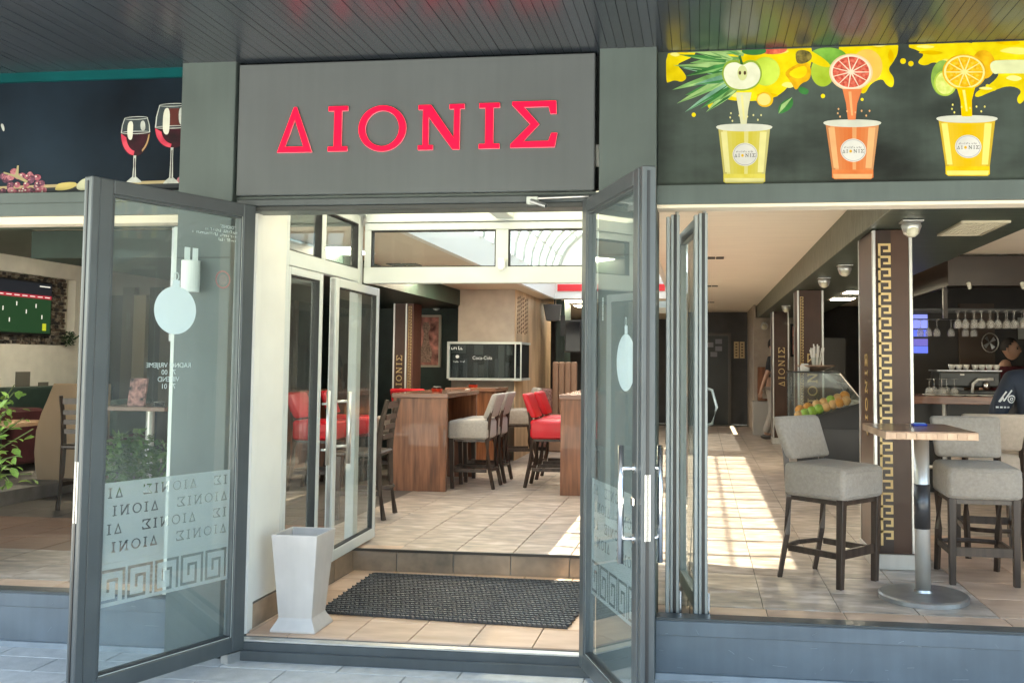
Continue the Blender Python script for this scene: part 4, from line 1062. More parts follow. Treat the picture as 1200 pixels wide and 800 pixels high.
# ================================================================== FRUIT DISPLAY
fx0, fx1, fy0, fy1 = .94, 1.62, 5.2, 5.95
fc = root('fruit_display', (1.28, 5.5, FL), 0, 'black refrigerated display with slanted glass top full of fruit', 'display case')
MB().prism([(fx0 + .03, FL), (fx1, FL), (fx1, 1.12), (fx0 + .03, .90)], 'y', fy0, fy1).build('cabinet', pbr('display_black', (.018, .018, .02), .35), fc, bev=.006)
MB().prism([(fx0 - .01, .905), (fx1 + .01, 1.135), (fx1 + .01, 1.10), (fx0 - .01, .87)], 'y', fy0 - .02, fy1 + .02).build('slanted_shelf', BLACK, fc)
MB().box(fx1 + .002, fx1 + .05, fy0 - .015, fy0 + .05, FL, 1.12).build('corner_trim', STEEL, fc)
MB().box(fx0 + .2, fx1 - .03, fy0 - .006, fy0 - .001, .42, .86).build('front_door', pbr('display_door', (.03, .03, .032), .25), fc, bev=.003)
MB().prism([(fx0, .91), (fx1, 1.14), (fx1 - .22, 1.42), (fx0, 1.42)], 'y', fy0, fy0 + .006).build('front_glass', GLASSI, fc)
MB().prism([(fx0, .91), (fx1, 1.14), (fx1 - .22, 1.42), (fx0, 1.42)], 'y', fy1 - .006, fy1).build('rear_glass', GLASSI, fc)
MB().box(fx0, fx0 + .006, fy0 + .007, fy1 - .007, .92, 1.419).build('end_glass', GLASSI, fc)
MB().hexa([(fx1, fy0 + .007, 1.14), (fx1, fy1 - .007, 1.14), (fx1 - .008, fy1 - .007, 1.14), (fx1 - .008, fy0 + .007, 1.14)], [(fx1 - .22, fy0 + .007, 1.42), (fx1 - .22, fy1 - .007, 1.42), (fx1 - .228, fy1 - .007, 1.42), (fx1 - .228, fy0 + .007, 1.42)]).build('slanted_glass', GLASSI, fc)
MB().box(fx0 - .004, fx1 - .21, fy0 - .004, fy1 + .004, 1.421, 1.435).build('glass_top', BLACK, fc)
MB().tube([(fx1 - .22, fy0 - .008, 1.42), (fx1 + .005, fy0 - .008, 1.14)], .008, 6).build('edge_tube', CHROME, fc)
FO = pbr('orange_peel', (.72, .28, .02), .45, bump=.2, bscale=120); FG = pbr('green_apple', (.30, .50, .04), .3, var=.15, scale=8); FY = pbr('peach_skin', (.75, .42, .16), .5, var=.2, scale=8)
fr = [(1.00, 0, 'y'), (1.06, 0, 'g'), (1.02, 1, 'o'), (1.13, 0, 'g'), (1.19, 1, 'y'), (1.20, 0, 'g'), (1.26, 1, 'y'), (1.27, 0, 'y'), (1.33, 1, 'g'), (1.34, 0, 'y'), (1.40, 0, 'o'), (1.40, 1, 'y'), (1.10, 1, 'o'), (1.47, 0, 'y'), (1.47, 1, 'o')]
nm = {'y': ('peach', FY, 'pale orange peach'), 'g': ('green_apple', FG, 'green apple'), 'o': ('orange', FO, 'bright orange fruit')}
cnt = {}
for x, row, k in fr:
    cnt[(row, k)] = cnt.get((row, k), 0) + 1; od = ['first', 'second', 'third', 'fourth', 'fifth'][cnt[(row, k)] - 1]
    zz = .925 + (x - .94) * (.225 / .68) + .04
    n, m, d = nm[k]
    o = MB().ball((0, 0, 0), .053 if k != 'y' else .05, n=16).build(n, m, None, smooth=True)
    o.location = (x, fy0 + .065 + row * .09, zz + row * .045)
    tag(o, d + ', %s one in the %s row of the display' % (od, 'front' if row == 0 else 'back'), n.replace('_', ' '), 'fruit heaped in the glass display')
    g_ = o['group'] = {'y': 'peaches in the fruit display', 'g': 'green apples in the fruit display', 'o': 'oranges in the fruit display'}[k] + (' front row' if row == 0 else ' back row')
dh = root('straw_dish', (1.2, 5.5, 1.436), 0, 'shallow pale dish with a glass of paper straws on the fruit display', 'dish')
MB().lathe([(.06, 0), (.19, .05), (.20, .065), (.185, .06), (.05, .012)], (1.2, 5.5, 1.436), 20).build('dish', pbr('dish_peach', (.6, .4, .3), .4), dh)
sc_ = root('straw_glass', (1.2, 5.5, 1.45), 0, 'glass packed with white paper straws standing in the dish', 'glass')
MB().lathe([(.04, 0), (.055, .13), (.052, .13), (.037, .008)], (1.2, 5.5, 1.45), 16).build('glass_cup', GLASSI, sc_)
for k in range(14):
    a = k * 2.4; q = .012 + .022 * (k % 3) / 2
    MB().cone((1.2 + q * math.cos(a), 5.5 + q * math.sin(a), 1.46), (1.2 + 2.7 * q * math.cos(a), 5.5 + 2.7 * q * math.sin(a), 1.66 + .02 * (k % 4)), .007, .007, 5).build('straw', WHITE, sc_)
r = root('napkin_box', (1.07, 5.4, 1.436), 0, 'small white napkin box on the fruit display', 'box')
MB().box(1.03, 1.12, 5.36, 5.44, 1.436, 1.50).build('box_body', WHITE, r, bev=.004)
MB().box(1.04, 1.11, 5.385, 5.415, 1.501, 1.515).build('napkins', DECAL, r)

# ================================================================== BACK OF THE PASSAGE
bd = root('back_door', (.3, 15.35, FL), 0, 'dark door with small notices at the end of the passage', 'door')
DG = pbr('dark_door', (.025, .03, .03), .35, var=.3, scale=2)
MB().box(-.45, .62, 15.33, 15.38, FL, 2.10).build('door_panel', DG, bd)
for a in ((.565, .63, FL, 2.16), (-.5, -.44, FL, 2.16), (-.44, .565, 2.10, 2.16)): MB().box(a[0], a[1], 15.30, 15.329, a[2], a[3]).build('door_frame', pbr('frame_dark', (.09, .08, .07), .4), bd)
for k, (x, z) in enumerate(((.12, 1.86), (.30, 1.93), (.30, 1.78), (.2, 1.66))): MB().box(x, x + .14, 15.32, 15.329, z, z + .10).build('notice', pbr('notice_grey', (.22, .22, .25), .5), bd)
MB().tube([(.02, 15.28, .9), (.02, 15.28, 1.25)], .01, 8).build('pull_handle', STEEL, bd)
for k, x in enumerate((.69, .81)):
    r = root('gold_plaque', (x + .05, 15.38, 1.8), 0, ['gold plaque right of the dark back door, left of the pair', 'gold plaque right of the dark back door, right of the pair'][k], 'plaque', 'pair of gold plaques by the back door')
    MB().box(x, x + .10, 15.375, 15.398, 1.63, 1.98).build('plate', pbr('plaque_gold', (.62, .48, .28), .45), r)
    b = MB()
    for q in range(5): b.box(x + .03, x + .07, 15.371, 15.374, 1.67 + q * .06, 1.70 + q * .06)
    b.build('engraving', pbr('engrave', (.15, .1, .05), .6), r)
cb = root('side_cabinet', (1.1, 12.7, FL), 0, 'brown wooden cabinet on a white base beside the walking person', 'cabinet')
MB().box(1.02, 1.30, 12.6, 12.88, .85, 1.46).build('wood_front', WALNUT, cb, bev=.004)
MB().box(.93, 1.32, 12.55, 12.88, FL, .84).build('white_base', pbr('base_white', (.45, .43, .4), .6), cb, bev=.004)
MB().box(1.15, 1.16, 12.592, 12.598, .88, 1.43).build('door_gap', BLACK, cb)
r = root('wall_camera', (1.05, 12.8, 2.2), 0, 'small white spotlight on the textured wall behind the person', 'spotlight')
MB().cone((1.15, 12.88, 2.24), (1.15, 12.76, 2.20), .05, .07, 12).build('housing', STEEL, r); MB().ball((1.15, 12.74, 2.19), .05).build('lens', MATS['spot_lens'], r)
r = root('wall_frame', (1.6, 12.85, 1.9), 0, 'dark framed picture high on the wall between the columns', 'picture')
MB().box(1.62, 1.95, 12.86, 12.89, 1.65, 2.25).build('frame', BLACK, r); MB().box(1.66, 1.91, 12.85, 12.859, 1.69, 2.21).build('print', MATS['canvas_red'], r)

# ================================================================== BAR
BX0, BY = 2.02, 4.85
bar = root('bar_counter', (3.3, BY, FL), 0, 'long bar counter with walnut top at the right', 'bar')
MB().box(BX0, 5.05, BY, BY + .75, 1.135, 1.21).build('counter_top', WALNUTT, bar, bev=.004)
MB().box(BX0 + .1, 5.05, BY + .35, BY + .72, FL, 1.134).build('front_panel', pbr('bar_dark', (.02, .018, .016), .4), bar)
for x in (2.36, 3.6): MB().cone((x, BY + .12, FL), (x, BY + .12, 1.134), .022, .022, 12).build('steel_post', STEEL, bar)
MB().tube([(BX0 + .1, BY + .3, .5), (5.0, BY + .3, .5)], .018, 8).build('foot_rail', STEEL, bar)
cn = root('bar_canopy', (3.5, BY, 2.3), 0, 'dark wooden hanging canopy over the bar', 'canopy')
DKC = pbr('canopy_brown', (.035, .022, .015), .4, var=.2, scale=3)
MB().box(2.47, 5.05, BY + .1, BY + .16, 2.29, 2.58).build('front_board', DKC, cn)
MB().box(2.41, 2.47, BY + .1, 7.9, 2.29, 2.58).build('side_board', DKC, cn)
MB().box(2.471, 5.05, BY + .161, 7.9, 2.50, 2.52).build('top_board', DKC, cn)
for x in (2.6, 3.1, 3.45): MB().cone((x, BY + .06, 2.26), (x, BY + .1, 2.31), .018, .022, 8).build('small_lamp', pbr('lamp_cream', (.9, .9, .8), .5, spec=.5), cn)  # pale lamp bodies, not glowing
MB().box(2.41, 2.45, BY + .3, BY + .34, 1.98, 2.29).build('rack_hanger', DKC, cn)
for y in (BY + .35, BY + .75): MB().box(2.1, 4.6, y, y + .03, 2.06, 2.08).build('glass_rail', BLACK, cn)
# stemware
ORD = ['first', 'second', 'third', 'fourth', 'fifth', 'sixth', 'seventh', 'eighth', 'ninth', 'tenth', 'eleventh', 'twelfth']
sg0 = None
def stem(x, y, z, lab, k):
    global sg0
    if sg0 is None:
        sg0 = MB().lathe([(.032, 0), (.03, -.004), (.005, -.008), (.004, -.085), (.025, -.10), (.038, -.135), (.034, -.175), (.031, -.175), (.034, -.135), (.02, -.105)], (0, 0, 0), 12).build('wine_glass', pbr('stem_glass', (.75, .75, .72), .05, spec=.8), None, smooth=True)
        m = MATS['stem_glass']; nt_ = m.node_tree; b_ = nt_.nodes['Principled BSDF']; b_.inputs['Alpha'].default_value = .26
        o = sg0
    else:
        o = bpy.data.objects.new('wine_glass', sg0.data); COL.objects.link(o)
    o.location = (x, y, z); tag(o, lab, 'wine glass', k); return o
n_ = 0
for i in range(12):
    stem(2.56 + i * .078, BY + .33 + .03 * (i % 2), 2.06, 'upside down wine glass, %s from the left in the front row over the bar' % ORD[i], 'wine glasses hanging in the front rack row')
for i in range(12):
    stem(2.60 + i * .078, BY + .52, 2.06, 'upside down wine glass, %s from the left in the middle row over the bar' % ORD[i], 'wine glasses hanging in the middle rack row')
for i, x in enumerate((2.22, 2.30, 2.38, 2.52, 2.66, 2.74)):
    stem(x * 1.03, BY + .75, 1.985, 'upside down wine glass, %s from the left in the lower rear row' % ORD[i], 'wine glasses hanging in the lower rear row')
MB().box(2.2, 2.9, BY + .72, BY + .80, 1.985, 1.995).build('lower_rail', BLACK, cn)
for i in range(5):
    o = stem(2.24 + i * .06, BY + .2 + .05 * (i % 2), 1.375, 'wine glass standing upside down on the bar, %s from the left' % ORD[i], 'glasses standing on the bar counter')
    o.scale = (1.1, 1.1, .9)
# coffee machine
cm = root('coffee_machine', (2.72, 5.3, 1.21), 0, 'black espresso machine on the bar with cups on top', 'coffee machine')
BM = pbr('machine_black', (.03, .033, .033), .3)
MB().box(2.36, 2.95, 5.15, 5.5, 1.29, 1.45).build('machine_body', BM, cm, bev=.02, seg=2)
MB().box(2.38, 2.93, 5.12, 5.5, 1.22, 1.26).build('drip_tray', BM, cm, bev=.006)
MB().box(2.40, 2.60, 5.17, 5.45, 1.26, 1.29).build('lower_body', BM, cm)
MB().tube([(2.66, 5.10, 1.24), (2.67, 5.10, 1.33), (2.72, 5.10, 1.37), (2.86, 5.10, 1.375)], .014, 8).build('curved_arm', WHITE, cm, smooth=True)
MB().box(2.34, 2.96, 5.15, 5.5, 1.451, 1.462).build('cup_rail', DSTEEL, cm)
MB().box(2.56, 2.60, 5.144, 5.149, 1.41, 1.425).build('badge', WHITE, cm)
MB().lathe([(.03, 0), (.035, .05), (.02, .08)], (2.80, 5.12, 1.27), 10).build('group_head', CHROME, cm, smooth=True)
cup = None
for i in range(7):
    x = 2.50 + i * .068 + (.02 if i > 2 else 0)
    if cup is None:
        cup = MB().lathe([(.02, 0), (.032, .035), (.034, .055), (.031, .055), (.018, .006)], (0, 0, 0), 14).build('coffee_cup', pbr('porcelain', (.8, .78, .74), .25), None, smooth=True); o = cup
    else: o = bpy.data.objects.new('coffee_cup', cup.data); COL.objects.link(o)
    o.location = (x, 5.22, 1.463); tag(o, 'white coffee cup, %s from the left on the espresso machine' % ORD[i], 'coffee cup', 'white cups on the espresso machine')
sc2 = None
for i in range(5):
    if sc2 is None:
        sc2 = MB().lathe([(.03, 0), (.075, .012), (.073, .016), (.028, .005)], (0, 0, 0), 18).build('saucer', MATS['porcelain'], None, smooth=True); o = sc2
    else: o = bpy.data.objects.new('saucer', sc2.data); COL.objects.link(o)
    o.location = (2.22 + i * .13, 4.93 + .02 * (i % 2), 1.2105); tag(o, 'white saucer on the bar edge, %s from the left' % ORD[i], 'saucer', 'white saucers on the bar edge')
bs = root('blue_screen', (2.3, 5.9, 1.8), 0, 'small screen glowing blue behind the big column', 'screen')
MB().box(2.16, 2.46, 6.0, 6.04, 1.62, 2.08).build('screen_body', BLACK, bs)
for k, (z, c) in enumerate(((1.64, (.05, .08, .5)), (1.72, (.06, .05, .28)), (1.82, (.05, .07, .5)), (1.91, (.12, .15, .55)))): MB().box(2.17, 2.45, 5.992, 5.999, z, z + (.075 if k < 3 else .15)).build('screen_band', pbr('screen_blue%d' % k if False else ['screen_blue', 'screen_violet', 'screen_blue', 'screen_pale'][k], c, .3, emit=c, estr=.22), bs)
sh = root('back_bar_shelf', (3.6, 7.9, FL), 0, 'dark back bar shelving with bottles behind the barman', 'shelving')
MB().box(2.1, 5.05, 7.9, 8.2, FL, 2.55).build('back_board', pbr('backbar', (.022, .017, .013), .5, var=.3, scale=2), sh)
MB().box(3.27, 3.70, 7.86, 7.899, FL, 2.30).build('brown_panel', pbr('backbar_brown', (.07, .045, .03), .5), sh)
for z in (1.3, 1.75, 2.1): MB().box(4.2, 5.04, 7.6, 7.899, z, z + .02).build('shelf', DKWOOD, sh)
pb = root('blue_poster', (4.35, 7.85, 2.0), 0, 'pale and blue poster behind the barman head', 'poster')
MB().box(3.98, 4.12, 7.84, 7.859, 1.85, 2.12).build('white_sheet', pbr('poster_white', (.35, .35, .33), .6), pb); MB().box(4.13, 4.7, 7.84, 7.859, 1.80, 2.15).build('blue_sheet', pbr('poster_blue', (.05, .08, .3), .5), pb)
fn = root('wall_fan', (3.9, 7.85, 1.78), 0, 'round fan behind the barman shoulder', 'fan')
MB().tube([(3.62 + .10 * math.cos(R(a)), 7.78, 1.80 + .12 * math.sin(R(a))) for a in range(0, 361, 20)], .008, 6).build('fan_guard', STEEL, fn)
for k in range(4):
    a = R(90 * k + 20); MB().hexa([(3.62, 7.80, 1.80), (3.62 + .08 * math.cos(a), 7.80, 1.80 + 0.09 * math.sin(a)), (3.62 + .08 * math.cos(a + .6), 7.79, 1.80 + 0.09 * math.sin(a + .6)), (3.62, 7.79, 1.80)], [(3.62, 7.81, 1.81), (3.62 + .08 * math.cos(a), 7.81, 1.80 + 0.09 * math.sin(a)), (3.62 + .08 * math.cos(a + .6), 7.80, 1.80 + 0.09 * math.sin(a + .6)), (3.62, 7.80, 1.81)]).build('fan_blade', DSTEEL, fn)
tag(MB().box(1.5, 2.1, 9.5, 9.56, FL, 1.9).box(1.9, 2.1, 5.9, 9.5, FL, 1.0).build('dark_partition', pbr('partition_dark', (.03, .028, .026), .5)), kind='structure')

# ================================================================== PEOPLE
def skin_mesh(name, joints, edges, mat, parent, lev=2, rootj=0):
    """joints: {key:(xyz, rx, ry)}; one smooth surface"""
    keys = list(joints); idx = {k: i for i, k in enumerate(keys)}
    me = bpy.data.meshes.new(name)
    me.from_pydata([joints[k][0] for k in keys], [(idx[a], idx[b]) for a, b in edges], [])
    t = bpy.data.objects.new(name + '_t', me); COL.objects.link(t)
    t.modifiers.new('skin', 'SKIN'); 
    if not me.skin_vertices:
        bpy.context.view_layer.objects.active = t
    sv = me.skin_vertices[0].data if me.skin_vertices else None
    if sv is None:
        bm = bmesh.new(); bm.from_mesh(me); bm.verts.layers.skin.verify(); bm.to_mesh(me); bm.free(); sv = me.skin_vertices[0].data
    for k in keys:
        j = joints[k]; sv[idx[k]].radius = (j[1], j[2] if len(j) > 2 else j[1]); sv[idx[k]].use_root = (idx[k] == rootj)
    s = t.modifiers.new('sub', 'SUBSURF'); s.levels = lev; s.render_levels = lev
    dg = bpy.context.evaluated_depsgraph_get(); dg.update()
    m2 = bpy.data.meshes.new_from_object(t.evaluated_get(dg))
    bpy.data.objects.remove(t); m2.name = name
    m2.materials.clear(); m2.materials.append(mat)
    for p in m2.polygons: p.use_smooth = True
    o = bpy.data.objects.new(name, m2); COL.objects.link(o); attach(o, parent, True)
    return o
def hand(j, e, w, d, sgn, pre, down=Vector((0, 0, -1))):
    """palm and five fingers from wrist w, pointing along d"""
    w = Vector(w); d = Vector(d).normalized(); sdir = d.cross(Vector((0, 1, 0)) if abs(d.y) < .8 else Vector((1, 0, 0))).normalized() * sgn
    curl = sdir.cross(d).normalized()
    p = w + d * .055; j[pre + 'palm'] = (tuple(p), .026, .018); e.append((pre + 'wrist', pre + 'palm'))
    for k, (off, ln_) in enumerate(((-.026, .060), (-.009, .070), (.009, .066), (.025, .052))):
        a = w + d * .085 + sdir * off; b1 = a + d * ln_ * .5 + curl * .006; c1_ = a + d * ln_ * .9 + curl * .024
        for n, q, rr in (('a', a, .010), ('b', b1, .009), ('c', c1_, .008)): j[pre + 'f%d%s' % (k, n)] = (tuple(q), rr, rr)
        e += [(pre + 'palm', pre + 'f%da' % k), (pre + 'f%da' % k, pre + 'f%db' % k), (pre + 'f%db' % k, pre + 'f%dc' % k)]
    a = w + d * .03 - sdir * .026; b1 = a + d * .032 - sdir * .016 + curl * .01
    j[pre + 't0'] = (tuple(a), .011, .011); j[pre + 't1'] = (tuple(b1), .009, .009)
    e += [(pre + 'palm', pre + 't0'), (pre + 't0', pre + 't1')]
def head(r, c, face, size=1.0, hair=True, beard=False):
    """head with face, looking along the angle face (radians, world xy)"""
    M = Matrix.Translation(c) @ Matrix.Rotation(face, 4, 'Z')
    T = lambda p: M @ Vector(p)
    b = MB(); b.ball((0, 0, 0), .1 * size, sc=(.98, .78, 1.18), n=20)
    h_ = b.build('head', SKIN, None, smooth=True)
    # sculpt: jaw, nose, brow
    for v in h_.data.vertices:
        x, y, z = v.co
        if z < -.02: v.co.y *= 1 + z * 2.4; v.co.x *= 1 + z * .9; v.co.x += .012
        if x > .05 and abs(y) < .02 and -.035 < z < .02: v.co.x += .018 * (1 - abs(y) / .02)
        if x > .05 and .02 < z < .045: v.co.x += .004
        if x > .05 and .012 < abs(y) < .05 and -.0 < z < .02: v.co.x -= .007
    h_.data.transform(M); attach(h_, r)
    MB().cone(T((.093, 0, .012)), T((.112, 0, -.024)), .009, .013, 8).build('nose', SKIN, h_, smooth=True)
    for s in (-1, 1):
        MB().ball(T((.084, s * .032, .014)), .011, n=10).build('eye', pbr('eye_dark', (.05, .04, .035), .2), h_, smooth=True)
        MB().ball(T((-.005, s * .077, -.005)), .024, sc=(.5, .35, 1), n=10).build('ear', SKIN, h_, smooth=True)
        MB().box(-.01, .01, -.016, .016, -.003, .003, M=M @ Matrix.Translation((.088, s * .032, .034))).build('eyebrow', HAIR, h_)
    MB().ball(T((.090, 0, -.052)), .02, sc=(.4, 1, .28), n=10).build('mouth', pbr('lips', (.30, .12, .10), .5), h_, smooth=True)
    if hair:
        b = MB(); b.ball((-.008, 0, .022), .108 * size, sc=(1.0, .82, 1.12), n=22, rough=.03)
        bmesh.ops.delete(b.bm, geom=[v for v in b.bm.verts if (v.co.z < .0 + v.co.x * .55 + (.03 if v.co.x > .03 else 0)) or (v.co.x > .07 and v.co.z < .085) or v.co.z < -.05], context='VERTS')
        ho = b.build('hair', HAIR, None, smooth=True); ho.data.transform(M); attach(ho, h_)
    if beard:
        b = MB(); b.ball((.012, 0, -.045), .09, sc=(.95, .72, .72), n=18)
        bmesh.ops.delete(b.bm, geom=[v for v in b.bm.verts if v.co.z > -.045 or v.co.x < -.03], context='VERTS')
        ho = b.build('beard', HAIR, None, smooth=True); ho.data.transform(M); attach(ho, h_)
    return h_
# walking person, partly behind the farthest column, walking to the right
px, py, gz = 1.20, 11.75, FL
J = {}; E_ = []
J['pel'] = ((px, py, gz + .86), .14, .11); J['waist'] = ((px, py, gz + 1.02), .12, .10); J['chest'] = ((px + .01, py, gz + 1.22), .15, .12); J['neck'] = ((px + .02, py, gz + 1.40), .06, .06); J['nk2'] = ((px + .03, py, gz + 1.47), .055, .055)
E_ += [('pel', 'waist'), ('waist', 'chest'), ('chest', 'neck'), ('neck', 'nk2')]
for s, kx, fx in ((-1, .10, -.12), (1, .16, .30)):
    n = 'l' if s < 0 else 'r'
    J[n + 'hip'] = ((px + .0, py + s * .09, gz + .80), .085, .085); J[n + 'knee'] = ((px + kx * (1 if s > 0 else .2), py + s * .09, gz + .46), .06, .06)
    J[n + 'ank'] = ((px + fx, py + s * .09, gz + .09), .04, .04); J[n + 'toe'] = ((px + fx + .14, py + s * .09, gz + .04), .04, .03)
    E_ += [('pel', n + 'hip'), (n + 'hip', n + 'knee'), (n + 'knee', n + 'ank'), (n + 'ank', n + 'toe')]
    J[n + 'sh'] = ((px + .01, py + s * .17, gz + 1.33), .055, .055); J[n + 'el'] = ((px - .05 - .06 * (s < 0), py + s * .23, gz + 1.06), .042, .042)
    J[n + 'wrist'] = ((px - .04 - .15 * (s < 0), py + s * .22, gz + .84), .028, .028)
    E_ += [('chest', n + 'sh'), (n + 'sh', n + 'el'), (n + 'el', n + 'wrist')]
    hand(J, E_, J[n + 'wrist'][0], (-.2 if s < 0 else .1, 0, -1), s, n)
wp = root('person', (px, py, gz), 0, 'person in black t-shirt and pale grey trousers walking behind the far column', 'person', None)
skin_mesh('body', J, E_, SKIN, wp)
sub = lambda ks, f: {k: (J[k][0], J[k][1] * f, (J[k][2] if len(J[k]) > 2 else J[k][1]) * f) for k in ks}
SJ = sub(('pel', 'waist', 'chest', 'neck'), 1.12)
for n in 'lr':
    SJ[n + 'sh'] = (J[n + 'sh'][0], .075, .075); m_ = Vector(J[n + 'sh'][0]).lerp(Vector(J[n + 'el'][0]), .75); SJ[n + 'el'] = (tuple(m_), .062, .062)
skin_mesh('t_shirt', SJ, [('pel', 'waist'), ('waist', 'chest'), ('chest', 'neck'), ('chest', 'lsh'), ('lsh', 'lel'), ('chest', 'rsh'), ('rsh', 'rel')], pbr('black_cotton', (.02, .02, .022), .9), wp)
TJ = sub(('pel', 'lhip', 'rhip', 'lknee', 'rknee', 'lank', 'rank'), 1.2)
TJ['pel'] = ((px, py, gz + .86), .15, .125)
for n in 'lr': TJ[n + 'ank'] = (J[n + 'ank'][0], .065, .065); TJ[n + 'knee'] = (J[n + 'knee'][0], .078, .078)
skin_mesh('trousers', TJ, [('pel', 'lhip'), ('lhip', 'lknee'), ('lknee', 'lank'), ('pel', 'rhip'), ('rhip', 'rknee'), ('rknee', 'rank')], pbr('pale_trousers', (.42, .38, .34), .9, var=.1, scale=10), wp)
for n in 'lr':
    a = Vector(J[n + 'ank'][0]); MB().ball(a + Vector((.06, 0, -.05)), .1, sc=(1.4, .5, .42), n=14).build('shoe', pbr('grey_shoe', (.10, .09, .08), .6), wp, smooth=True)
head(wp, (px + .05, py, gz + 1.58), 0)
# barman behind the bar, looking down to the right
bx_, by_ = 3.50, 6.9
J = {}; E_ = []
gz = FL - .20
J['pel'] = ((bx_, by_, gz + .95), .15, .12); J['waist'] = ((bx_, by_ - .01, gz + 1.08), .14, .115); J['chest'] = ((bx_, by_ - .04, gz + 1.30), .17, .13); J['neck'] = ((bx_ + .01, by_ - .06, gz + 1.47), .062, .062); J['nk2'] = ((bx_ + .02, by_ - .08, gz + 1.54), .055, .055)
E_ = [('pel', 'waist'), ('waist', 'chest'), ('chest', 'neck'), ('neck', 'nk2')]
for s in (-1, 1):
    n = 'l' if s < 0 else 'r'
    J[n + 'hip'] = ((bx_ + s * .10, by_, gz + .85), .09, .09); J[n + 'knee'] = ((bx_ + s * .10, by_, gz + .47), .06, .06); J[n + 'ank'] = ((bx_ + s * .10, by_ + .02, gz + .18), .045, .045); J[n + 'toe'] = ((bx_ + s * .10, by_ - .1, gz + .16), .04, .03)
    E_ += [('pel', n + 'hip'), (n + 'hip', n + 'knee'), (n + 'knee', n + 'ank'), (n + 'ank', n + 'toe')]
    J[n + 'sh'] = ((bx_ + s * .19, by_ - .04, gz + 1.40), .062, .062); J[n + 'el'] = ((bx_ + s * .26, by_ - .08, gz + 1.13), .047, .047); J[n + 'wrist'] = ((bx_ + s * .20 + .05, by_ - .36, gz + 1.08), .03, .03)
    E_ += [('chest', n + 'sh'), (n + 'sh', n + 'el'), (n + 'el', n + 'wrist')]
    hand(J, E_, J[n + 'wrist'][0], (0.2, -1, -.1), s, n)
bp_ = root('person', (bx_, by_, gz), 0, 'barman in a maroon polo shirt looking down behind the bar', 'person')
skin_mesh('body', J, E_, SKIN, bp_)
SJ = sub(('pel', 'waist', 'chest', 'neck'), 1.1)
SJ['neck'] = ((bx_ + .01, by_ - .055, gz + 1.455), .075, .072)
for n in 'lr': SJ[n + 'sh'] = (J[n + 'sh'][0], .08, .08); SJ[n + 'el'] = (tuple(Vector(J[n + 'sh'][0]).lerp(Vector(J[n + 'el'][0]), .8)), .066, .066)
MAR = pbr('maroon_cotton', (.085, .014, .022), .85, var=.15, scale=8)
shb = skin_mesh('polo_shirt', SJ, [('pel', 'waist'), ('waist', 'chest'), ('chest', 'neck'), ('chest', 'lsh'), ('lsh', 'lel'), ('chest', 'rsh'), ('rsh', 'rel')], MAR, bp_)
TJ = sub(('pel', 'lhip', 'rhip', 'lknee', 'rknee', 'lank', 'rank'), 1.15)
skin_mesh('trousers', TJ, [('pel', 'lhip'), ('lhip', 'lknee'), ('lknee', 'lank'), ('pel', 'rhip'), ('rhip', 'rknee'), ('rknee', 'rank')], MATS['black_cotton'], bp_)
head(bp_, (bx_ + .06, by_ - .10, gz + 1.65), R(-35))
# seated person in navy jacket, back to us, at the right edge
jx, jy = 2.45, 2.56
J = {}; E_ = []
gz = FL - .13
J['pel'] = ((jx, jy, gz + .80), .16, .13); J['waist'] = ((jx + .01, jy + .03, gz + .96), .15, .125); J['chest'] = ((jx + .02, jy + .08, gz + 1.18), .17, .13); J['neck'] = ((jx + .02, jy + .12, gz + 1.36), .06, .06); J['nk2'] = ((jx + .02, jy + .14, gz + 1.43), .055, .055)
E_ = [('pel', 'waist'), ('waist', 'chest'), ('chest', 'neck'), ('neck', 'nk2')]
for s in (-1, 1):
    n = 'l' if s < 0 else 'r'
    J[n + 'hip'] = ((jx + s * .1, jy + .02, gz + .77), .085, .085); J[n + 'knee'] = ((jx + s * .14 + .05, jy + .43, gz + .72), .06, .06); J[n + 'ank'] = ((jx + s * .12 + .05, jy + .40, gz + .30), .045, .045); J[n + 'toe'] = ((jx + s * .12 + .05, jy + .52, gz + .25), .04, .03)
    E_ += [('pel', n + 'hip'), (n + 'hip', n + 'knee'), (n + 'knee', n + 'ank'), (n + 'ank', n + 'toe')]
    J[n + 'sh'] = ((jx + s * .19, jy + .07, gz + 1.27), .055, .055); J[n + 'el'] = ((jx + s * .31, jy + .05, gz + 1.02), .042, .042); J[n + 'wrist'] = ((jx + s * .20 + .03, jy + .28, gz + .92), .028, .028)
    E_ += [('chest', n + 'sh'), (n + 'sh', n + 'el'), (n + 'el', n + 'wrist')]
    hand(J, E_, J[n + 'wrist'][0], (0, 1, -.25), s, n)
full = dict(J)
for k, f in (('pel', .8), ('waist', .7), ('chest', .7)): J[k] = (J[k][0], J[k][1] * f, J[k][2] * f)
jp = root('person', (jx, jy, gz), 0, 'seated person in a navy jacket with white logo print at the right edge', 'person')
skin_mesh('body', J, E_, SKIN, jp)
J = full
SJ = sub(('pel', 'waist', 'chest', 'neck'), 1.22)
for n in 'lr': SJ[n + 'sh'] = (J[n + 'sh'][0], .10, .10); SJ[n + 'el'] = (J[n + 'el'][0], .066, .066); SJ[n + 'wrist'] = (J[n + 'wrist'][0], .045, .045)
jk = skin_mesh('jacket', SJ, [('pel', 'waist'), ('waist', 'chest'), ('chest', 'neck'), ('chest', 'lsh'), ('lsh', 'lel'), ('lel', 'lwrist'), ('chest', 'rsh'), ('rsh', 'rel'), ('rel', 'rwrist')], pbr('navy_jacket', (.018, .028, .05), .7, var=.15, scale=6), jp)
TJ = sub(('pel', 'lhip', 'rhip', 'lknee', 'rknee', 'lank', 'rank'), 1.18)
